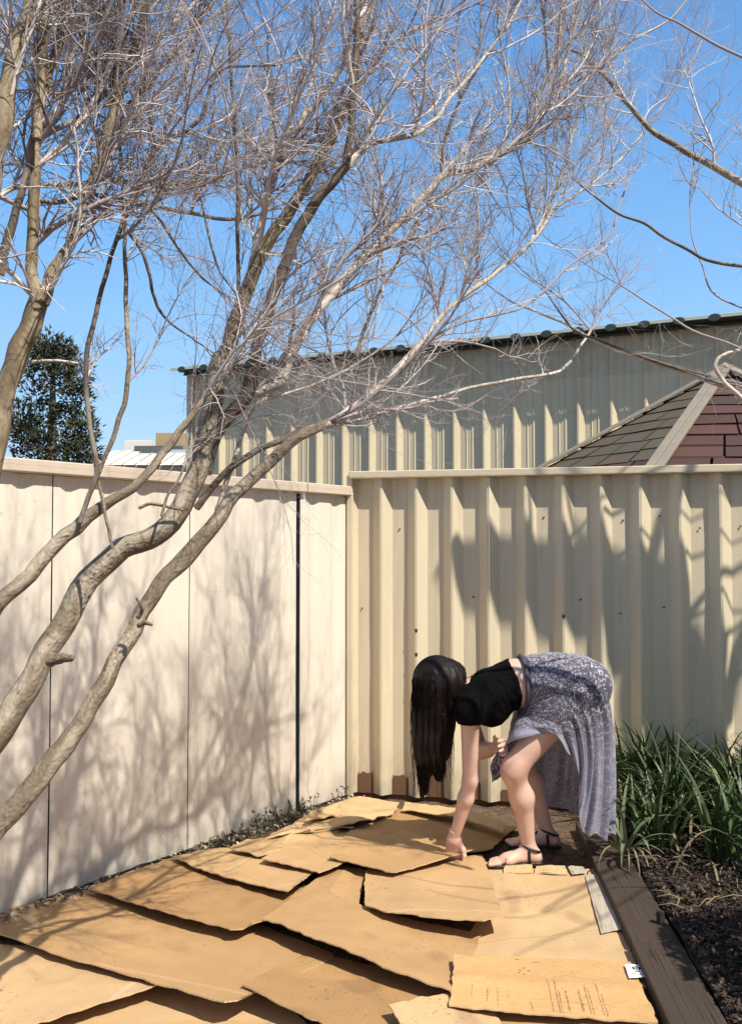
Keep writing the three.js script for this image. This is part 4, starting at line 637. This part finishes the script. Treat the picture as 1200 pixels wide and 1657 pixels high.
{
  const P0 = V(.656, 0, -4.1), f = thing('person', P0);
  tag(f, 'person in a black top and long patterned skirt bending down to lay cardboard', 'person');
  const G = .022; // top of what the feet stand on
  // joints
  const torso = [cone([.20, .775, 0], [-.02, .785, 0], .112, .092, 1.32), cone([-.02, .785, 0], [-.14, .738, 0], .09, .090, 1.4), cone([-.14, .735, 0], [-.232, .715, 0], .092, .066, 1.5)];
  const shoulders = [cone([-.225, .705, .06], [-.238, .685, .15], .058, .046), cone([-.225, .705, -.06], [-.238, .685, -.15], .058, .046)];
  const neck = [cone([-.22, .73, 0], [-.325, .755, 0], .056, .048)];
  const armN = [cone([-.238, .68, .155], [-.236, .385, .115], .041, .031), cone([-.236, .385, .115], [-.252, .31, .10], .031, .033), cone([-.252, .31, .10], [-.298, .125, .05], .033, .0215)];
  const armF = [cone([-.238, .68, -.155], [-.150, .45, -.165], .040, .031), cone([-.150, .45, -.165], [-.135, .47, -.11], .031, .033), cone([-.135, .47, -.11], [-.112, .512, .035], .033, .022)];
  const hipsN = cone([.20, .76, .085], [.16, .71, .095], .108, .10), hipsF = cone([.20, .76, -.085], [.17, .71, -.10], .108, .10), butt = [ball([.265, .785, .075], .105), ball([.265, .785, -.075], .105)];
  const legN = [cone([.17, .72, .095], [-.045, .455, .135], .09, .051), cone([-.045, .455, .135], [-.058, .432, .133], .05, .049), cone([-.052, .425, .13], [-.014, .315, .105], .045, .049), cone([-.014, .315, .105], [.022, .09, .06], .048, .028)];
  const legF = [cone([.18, .72, -.10], [.025, .435, -.14], .086, .052), cone([.025, .435, -.14], [.018, .41, -.14], .05, .048), cone([.022, .41, -.14], [.075, .31, -.15], .045, .048), cone([.075, .31, -.15], [.142, .09, -.165], .047, .028)];
  const foot = (ax, az, dz) => [cone([ax, .09, az], [ax + .03, G + .032, az], .028, .025), cone([ax + .03, G + .032, az], [ax - .10, G + .024, az + dz], .025, .023, 1.25), cone([ax - .006, .08, az], [ax - .09, G + .03, az + dz], .027, .018, 1.1), cone([ax - .09, G + .022, az + dz], [ax - .145, G + .016, az + dz * 1.2], .020, .013, 1.8)];
  const toes = (ax, az, dz) => [0, 1, 2, 3, 4].map((k) => { const z = az + dz * 1.15 + (k - 2) * .0155, L = [.030, .026, .024, .019, .014][dz > 0 ? 4 - k : k]; return cone([ax - .135, G + .017, z], [ax - .145 - L, G + .012, z], .0105, .0085); });
  const footN = foot(.022, .06, .018), footF = foot(.142, -.165, -.016);
  const bodyParts = [blend(torso, .06), blend(shoulders, .04), blend(neck, .04), blend([hipsN, hipsF, ...butt], .06), blend(armN, .02), blend(armF, .02), blend(legN, .03), blend(legF, .03)];
  const limbless = blend(bodyParts.slice(0, 4), .05);
  const body = (x, y, z) => { let d = limbless(x, y, z); d = smin(d, bodyParts[4](x, y, z), .03); d = smin(d, bodyParts[5](x, y, z), .03); d = smin(d, bodyParts[6](x, y, z), .05); d = smin(d, bodyParts[7](x, y, z), .05); for (const q of footN) d = smin(d, q(x, y, z), .022); for (const q of footF) d = smin(d, q(x, y, z), .022); return d; };
  // head, looking down towards the hands
  const hc = [-.354, .778, 0], fd = [-.42, -.907], fu = [-.907, .42]; // face direction, crown direction (x, y)
  const hp = (u, w, z) => [hc[0] + fd[0] * u + fu[0] * w, hc[1] + fd[1] * u + fu[1] * w, z];
  const skull = blend([ball(hp(-.012, .03, 0), .088, [1, 1, .86]), cone(hp(.035, -.02, 0), hp(.052, -.075, 0), .058, .034), ball(hp(.03, .0, 0), .07, [1, 1, .9])], .05);
  const nose = blend([cone(hp(.088, .01, 0), hp(.104, -.022, 0), .007, .011), ball(hp(.094, -.026, .009), .008), ball(hp(.094, -.026, -.009), .008)], .012), lips = blend([cone(hp(.088, -.051, .016), hp(.092, -.051, -.016), .0055, .0055), cone(hp(.086, -.061, .013), hp(.086, -.061, -.013), .006, .006)], .006);
  const eyes = [1, -1].map((s) => ball(hp(.083, .008, s * .031), .0125)), sockets = [1, -1].map((s) => ball(hp(.098, .008, s * .032), .018)), ears = [1, -1].map((s) => ball(hp(-.015, -.01, s * .078), .03, [.8, 1, .35]));
  const head = (x, y, z) => { let d = skull(x, y, z); for (const s of sockets) d = -smin(-d, s(x, y, z), .012); d = smin(d, nose(x, y, z), .01); d = smin(d, lips(x, y, z), .005); for (const e of eyes) d = Math.min(d, e(x, y, z)); for (const e of ears) d = smin(d, e(x, y, z), .012); return smin(d, neck[0](x, y, z), .03); };
  // hands: palm, five fingers in two bends each, thumb from the side
  function hand(w, dirF, dirN, dirS, curl, spread) { // wrist, finger direction, palm normal, side towards the thumb
    const q = (a, n, s) => [0, 1, 2].map((k) => w[k] + dirF[k] * a + dirN[k] * n + dirS[k] * s), L = [];
    L.push(cone(q(-.03, 0, 0), q(.01, 0, 0), .024, .022)); for (const s of [-.022, 0, .022]) L.push(cone(q(.012, 0, s * .7), q(.075, .002, s), .0165, .0125));
    const palm = blend(L, .02), F5 = [];
    [[.027, .068, .0085], [.0095, .076, .0088], [-.0085, .070, .0085], [-.026, .055, .0075]].forEach(([s, len, r], k) => { let a = .078, n = .002, ang = curl[0] + k * .05, pts = [[a, n]]; for (const m of [.45, .31, .24]) { a += Math.cos(ang) * len * m; n += Math.sin(ang) * len * m; pts.push([a, n]); ang += curl[1]; }
      const sp = s * spread; for (let j = 0; j < 3; j++) F5.push(cone(q(pts[j][0], pts[j][1], s + sp * j / 3), q(pts[j + 1][0], pts[j + 1][1], s + sp * (j + 1) / 3), r * (1 - j * .06), r * (.94 - j * .06))); });
    const th = [[.018, .004, .022, .0135], [.045, .014, .042, .0115], [.068, .022, .048, .0095], [.086, .029, .047, .008]]; const T = []; for (let j = 0; j < 3; j++) T.push(cone(q(...th[j].slice(0, 3)), q(...th[j + 1].slice(0, 3)), th[j][3], th[j + 1][3]));
    return (x, y, z) => { let d = palm(x, y, z); for (const t of T) d = smin(d, t(x, y, z), .008); for (const t of F5) d = smin(d, t(x, y, z), .006); return d; };
  }
  const nrm = (a) => { const l = Math.hypot(...a); return a.map((v) => v / l); }, cross = (a, b) => [a[1] * b[2] - a[2] * b[1], a[2] * b[0] - a[0] * b[2], a[0] * b[1] - a[1] * b[0]];
  const dN = nrm([-.05, -.97, -.22]), sN = nrm([.93, -.04, .1]), handN = hand([-.298, .128, .05], dN, nrm(cross(sN, dN)).map((v) => -v), sN, [.12, .22], .25);
  const dF = nrm([.35, .25, .9]), sF = nrm([-.25, .95, -.15]), handF = hand([-.112, .512, .035], dF, nrm(cross(dF, sF)), sF, [.35, .6], .1);
  const skin = mat({ map: rep(tex(128, 128, (x, y) => { const n = tn(x, y, 5, 5, 3), m = tn(x, y, 30, 30, 5); return lin(.62 + .05 * n, .405 + .05 * n + .02 * m, .325 + .05 * n); }), 3), roughness: .5 });
  const gs = [surfaceNet(body, [-.36, .0, -.3], [.42, .96, .3], .0085), surfaceNet(head, [-.5, .62, -.12], [-.26, .90, .12], .0045), surfaceNet(handN, [-.40, -.02, -.06], [-.2, .175, .13], .003), surfaceNet(handF, [-.2, .42, -.02], [.02, .66, .2], .003),
    surfaceNet(blend([...footN.slice(3), ...toes(.022, .06, .018)], .005), [-.21, .0, .0], [-.08, .09, .16], .0035), surfaceNet(blend([...footF.slice(3), ...toes(.142, -.165, -.016)], .005), [-.09, .0, -.27], [.05, .09, -.1], .0035)];
  const bg = mergeGeometries(gs), bp = bg.attributes.position, col = new Float32Array(bp.count * 3);
  for (let k = 0; k < bp.count; k++) { // warmer skin at knees, elbows, hands and feet, faint mottling elsewhere
    const q = V(bp.getX(k), bp.getY(k), bp.getZ(k)), near = (x, y, z, r) => smooth(r, r * .2, q.distanceTo(V(x, y, z)));
    const red = clamp(.9 * near(-.06, .44, .135, .1) + .9 * near(.02, .42, -.14, .1) + .7 * near(-.22, .385, .11, .07) + .8 * near(-.305, .05, .05, .1) + .7 * smooth(.09, .02, q.y) + .35 * smooth(.1, .5, nz(q.x * 14, q.y * 14, q.z * 14)));
    const m = 1 + .06 * nz(q.x * 40, q.y * 40, q.z * 40) + .05 * nz(q.x * 9, q.y * 9, q.z * 9); col.set([m, m * (1 - .13 * red), m * (1 - .16 * red)], k * 3);
  }
  bg.setAttribute('color', new THREE.BufferAttribute(col, 3)); skin.vertexColors = true;
  mesh('body', bg, skin, f);
  // black top: follows the chest and shoulders, short sleeves, clean hem at the waist and at the neck
  const bust = [ball([-.135, .672, .062], .058), ball([-.135, .672, -.062], .058)];
  const topIn = blend([...torso, ...shoulders, ...bust, cone([-.238, .685, .15], [-.236, .60, .142], .045, .041), cone([-.238, .685, -.15], [-.212, .60, -.155], .045, .041)], .05);
  const top = (x, y, z) => Math.max(topIn(x, y, z) - .006 - .0035 * nz(x * 34 + y * 14, y * 22, z * 20) - .0015 * nz(x * 70, y * 60, z * 60), x + .028 - (.79 - y) * .22 + .006 * Math.sin(z * 30), .052 - Math.hypot(x + .335, y - .765, z), .635 - y + (Math.abs(z) < .1 ? -1 : 0) * .3);
  mesh('black_top', surfaceNet(top, [-.36, .50, -.26], [.06, .93, .26], .0065), new THREE.MeshPhysicalMaterial({ color: new THREE.Color().setRGB(.004, .0036, .004), roughness: .95, specularIntensity: .15, side: THREE.DoubleSide }), f);
  // long hair hanging straight down
  const hr = rng(7), cap = blend([ball(hp(-.014, .022, 0), .097, [1, 1, .95]), ball(hp(-.03, -.03, 0), .09, [1, 1, .95])], .05), fall = blend([cone([-.392, .80, .0], [-.402, .50, .01], .069, .062, 1.35), cone([-.345, .77, .0], [-.356, .52, .02], .075, .05, 1.3), cone([-.418, .66, .01], [-.432, .31, .03], .050, .014, 1.6), cone([-.352, .66, .02], [-.36, .38, .035], .052, .014, 1.6), cone([-.39, .54, .02], [-.395, .42, .03], .05, .012, 1.6)], .04);
  const hairF = (x, y, z) => smin(cap(x, y, z), fall(x, y, z), .04) + .004 * Math.sin(x * 210 + 3 * Math.sin(z * 60)) * smooth(.86, .7, y) + .003 * nz(x * 60, y * 5, z * 60);
  const hairG = surfaceNet(hairF, [-.52, .28, -.17], [-.24, .93, .19], .007), st = new MB();
  for (let k = 0; k < 2600; k++) { // separate locks over the mass
    const a = hr() * 6.283, w = Math.sqrt(hr()), x0 = -.395 + .082 * w * Math.cos(a), z0 = .012 + .10 * w * Math.sin(a), split = x0 < -.385, y1 = split ? .28 + .2 * hr() * hr() + .1 * hr() : .36 + .2 * hr(), x1 = split ? lerp(x0, -.428, .6) + .012 * (hr() - .5) : lerp(x0, -.352, .5) + .012 * (hr() - .5), z1 = lerp(z0, .03, .45), y0 = .72 + .1 * hr(), s = hr() * 6;
    const pts = [], rr = []; for (let j = 0; j <= 6; j++) { const t = j / 6; pts.push(V(lerp(x0, x1, Math.pow(t, 1.3)) + .004 * Math.sin(s + t * 5), lerp(y0, y1, t), lerp(z0, z1, t) + .004 * Math.cos(s + t * 4))); rr.push(.0021 * (1 - .85 * t * t)); } st.tube(pts, rr, 3, false);
  }
  for (let k = 0; k < 1100; k++) { // locks combed over the crown
    const a = hr() * Math.PI * 2, b = hr() * .5 + .1, pts = [], rr = []; const zc = .094 * Math.cos(a); for (let j = 0; j <= 6; j++) { const t = j / 6, ang = lerp(-.5 + b, 1.9 + b * .6, t), u = -Math.cos(ang) * .106, w = Math.sin(ang) * .104, s = Math.sqrt(Math.max(.05, 1 - (zc / .1) ** 2)); const q = hp(-.014 + u * s, .022 + w * s, zc); pts.push(V(...q)); rr.push(.0018); } st.tube(pts, rr, 4, false);
  }
  for (let k = 0; k < 170; k++) { // stray hairs
    const a = hr() * 6.283, x0 = -.39 + .085 * Math.cos(a), z0 = .01 + .105 * Math.sin(a), y1 = .24 + .32 * hr(), sw = .03 * (hr() - .5), pts = [], rr = []; for (let j = 0; j <= 6; j++) { const t = j / 6; pts.push(V(x0 + sw * Math.sin(t * 3) + .025 * (hr() - .5) * t, lerp(.76, y1, t), z0 + .02 * Math.sin(t * 4 + a))); rr.push(.0011 * (1 - .6 * t)); } st.tube(pts, rr, 3, false);
  }
  mesh('hair', mergeGeometries([hairG, st.geo()]), new THREE.MeshPhysicalMaterial({ color: new THREE.Color().setRGB(.008, .004, .0038), roughness: .55, specularIntensity: .45, side: THREE.DoubleSide }), f);
  // skirt: nine columns round the body (back, near side, front, far side), each from the waistband to the hem
  const U = [0, 45, 90, 135, 160, 182, 225, 270, 315], C = [
    [[.0, .897, 0], [.09, .912, 0], [.2, .912, 0], [.295, .865, 0], [.352, .775, 0], [.374, .62, 0], [.38, .42, 0], [.386, .27, 0], [.39, .15, 0]],
    [[.0, .866, .10], [.1, .882, .125], [.2, .868, .145], [.285, .805, .15], [.338, .70, .135], [.352, .55, .13], [.346, .38, .14], [.335, .25, .145], [.325, .165, .15]],
    [[.002, .785, .145], [.08, .795, .178], [.16, .78, .198], [.225, .71, .195], [.252, .61, .185], [.26, .5, .18], [.25, .38, .185], [.235, .3, .19], [.215, .225, .195]],
    [[.004, .715, .105], [.06, .71, .158], [.125, .685, .196], [.165, .625, .203], [.18, .58, .198], [.19, .535, .194], [.196, .505, .192], [.2, .48, .19], [.205, .458, .188]],
    [[.005, .683, .05], [.02, .675, .11], [.045, .66, .165], [.07, .635, .205], [.082, .622, .21], [.09, .612, .21], [.096, .603, .209], [.10, .595, .208], [.105, .587, .207]],
    [[.005, .672, 0], [-.015, .655, .05], [-.03, .64, .09], [-.045, .625, .12], [-.055, .61, .14], [-.06, .60, .15], [-.068, .588, .156], [-.077, .575, .16], [-.085, .56, .16]],
    [[.004, .712, -.10], [.0, .665, -.12], [-.01, .60, -.14], [.01, .54, -.20], [.02, .50, -.205], [.03, .46, -.21], [.035, .42, -.212], [.04, .38, -.214], [.045, .34, -.215]],
    [[.002, .785, -.145], [.08, .79, -.178], [.15, .76, -.20], [.17, .65, -.21], [.165, .55, -.212], [.155, .45, -.216], [.145, .36, -.22], [.135, .28, -.225], [.125, .2, -.23]],
    [[.0, .866, -.10], [.1, .882, -.125], [.2, .868, -.145], [.285, .80, -.15], [.332, .68, -.15], [.342, .52, -.16], [.335, .38, -.17], [.33, .26, -.175], [.32, .16, -.18]]];
  const cr = (a, b, c, d, t) => .5 * (2 * b + (c - a) * t + (2 * a - 5 * b + 4 * c - d) * t * t + (3 * b - a - 3 * c + d) * t * t * t);
  const colAt = (k, v) => { const q = C[(k + 9) % 9], x = v * 8, i = Math.min(7, Math.floor(x)), t = x - i; return [0, 1, 2].map((n) => cr(q[Math.max(0, i - 1)][n], q[i][n], q[i + 1][n], q[Math.min(8, i + 2)][n], t)); };
  const skirtAt = (u, v) => {
    const d = (u % 1) * 360; let k = 8; for (let j = 0; j < 8; j++) if (d < U[j + 1]) { k = j; break; } const a = U[k], b = k === 8 ? 360 : U[k + 1], t = (d - a) / (b - a), q = [-1, 0, 1, 2].map((o) => colAt(k + o, v));
    const p = V(...[0, 1, 2].map((n) => cr(q[0][n], q[1][n], q[2][n], q[3][n], t)));
    const amp = smooth(.12, .9, v) * .016, wv = Math.sin(u * 6.283 * 17 + 1.6 * nz(u * 9, v * 1.3)) + .5 * Math.sin(u * 6.283 * 29 + v * 2) + .6 * nz(u * 30, v * 2.5, 4);
    const cx = lerp(.1, .25, v), out = V(p.x - cx, 0, p.z * 1.1); if (v < .45) out.y = (p.y - .78) * (1 - v / .45); out.normalize(); p.addScaledVector(out, amp * wv + .003); p.y += .012 * v * Math.sin(u * 6.283 * 11 + 2) * smooth(.7, 1, v);
    for (let it = 0; it < 4; it++) { const dd = body(p.x, p.y, p.z); if (dd > .011) break; const h = .004, g = V(body(p.x + h, p.y, p.z) - body(p.x - h, p.y, p.z), body(p.x, p.y + h, p.z) - body(p.x, p.y - h, p.z), body(p.x, p.y, p.z + h) - body(p.x, p.y, p.z - h)).normalize(); p.addScaledVector(g, .0125 - dd); }
    return p;
  };
  const sk = new MB().grid(220, 84, (u, v) => [skirtAt(u === 1 ? 0 : u, v), u * 4, v * 2.2]);
  const skirtTex = tex(1024, 512, (x, y) => {
    const v = y, n = tn(x, y, 190, 110, 5), m = tn(x, y, 60, 36, 8), dot = smooth(.05, .3, n + .5 * m), fl = smooth(.3, .5, tn(x, y, 26, 16, 12)), low = smooth(.42, .62, v + .05 * tn(x, y, 10, 3, 9)), stripe = .5 + .5 * tn(x, y, 60, 3, 14), wb = smooth(.05, .035, v);
    let c = [lerp(.085, .52, dot), lerp(.082, .49, dot), lerp(.125, .56, dot)]; c = c.map((q, k) => lerp(q, [.10, .07, .085][k], fl * .5));
    const lo = [.26, .255, .34].map((q) => q * (.75 + .7 * stripe + .5 * dot * .6)); c = c.map((q, k) => lerp(q, lo[k], low * .8)); c = c.map((q, k) => lerp(q, [.03, .03, .05][k], wb)); return lin(...c);
  });
  skirtTex.repeat.set(.25, 1 / 2.2);
  M.cloth = new THREE.MeshPhysicalMaterial({ map: skirtTex, roughness: .85, side: THREE.DoubleSide, transmission: .28, thickness: 0 });
  mesh('skirt', sk.geo(), M.cloth, f);
  mesh('skirt_corner', new MB().grid(6, 14, (u, v) => [V(lerp(-.088, -.118, v) + (u - .5) * lerp(.03, .075, Math.sin(v * 2.4)) + .006 * Math.sin(v * 9 + u * 5), lerp(.555, .395, v) + .05 * v * (u - .5), lerp(.09, .115, v) + .012 * Math.sin(u * 9 + v * 3)), u * .3, .3 + v * .3]).geo(), M.cloth, f);
  mesh('waistband', new MB().tube([...Array(49)].map((_, k) => skirtAt((k % 48) / 48, .012)), Array(49).fill(.009), 8, false).geo(), mat({ color: new THREE.Color().setRGB(.055, .055, .085), roughness: .8 }), f);
  // sandals
  const black = mat({ color: new THREE.Color().setRGB(.012, .011, .012), roughness: .5 });
  for (const [ax, az, dz] of [[.022, .06, .018], [.142, -.165, -.016]]) {
    const s = new THREE.Shape(); const o = [[.062, 0], [.05, .026], [0, .028], [-.06, .032], [-.12, .042], [-.165, .034], [-.178, .0], [-.165, -.034], [-.12, -.04], [-.06, -.026], [0, -.027], [.05, -.026]]; s.setFromPoints(new THREE.CatmullRomCurve3(o.map((p) => V(p[0], p[1], 0)), true).getPoints(48).map((p) => new THREE.Vector2(p.x, p.y)));
    const g = new THREE.ExtrudeGeometry(s, { depth: .012, bevelEnabled: true, bevelSize: .002, bevelThickness: .002, bevelSegments: 1 }).rotateX(Math.PI / 2).translate(0, G + .009, 0); g.applyMatrix4(new THREE.Matrix4().makeRotationY(Math.atan2(dz, .12)).setPosition(ax, 0, az));
    const q = new MB(), sd = mesh('sandal', g.toNonIndexed ? g : g, black, f), loop = []; for (let k = 0; k <= 20; k++) { const a = k / 20 * 6.283; loop.push(V(ax + .008 + .042 * Math.cos(a), .092 - .016 * Math.cos(a), az + .039 * Math.sin(a))); }
    q.tube(loop, Array(21).fill(.0055), 6, false); q.tube([V(ax - .03, .10, az), V(ax - .058, .083, az + .012), V(ax - .10, .064, az + dz), V(ax - .15, .04, az + dz * 1.2)], [.005, .006, .006, .005], 6);
    for (const sg of [1, -1]) { q.tube([V(ax - .005, .088, az + sg * .038), V(ax - .004, .06, az + sg * .039), V(ax, G + .004, az + sg * .033)], [.006, .006, .006], 6); q.tube([V(ax - .10, .066, az + dz), V(ax - .105, .055, az + dz + sg * .03), V(ax - .11, G + .004, az + dz + sg * .04)], [.006, .006, .006], 6); }
    mesh('strap', q.geo(), black, sd);
  }
}
renderer.render(scene, camera);
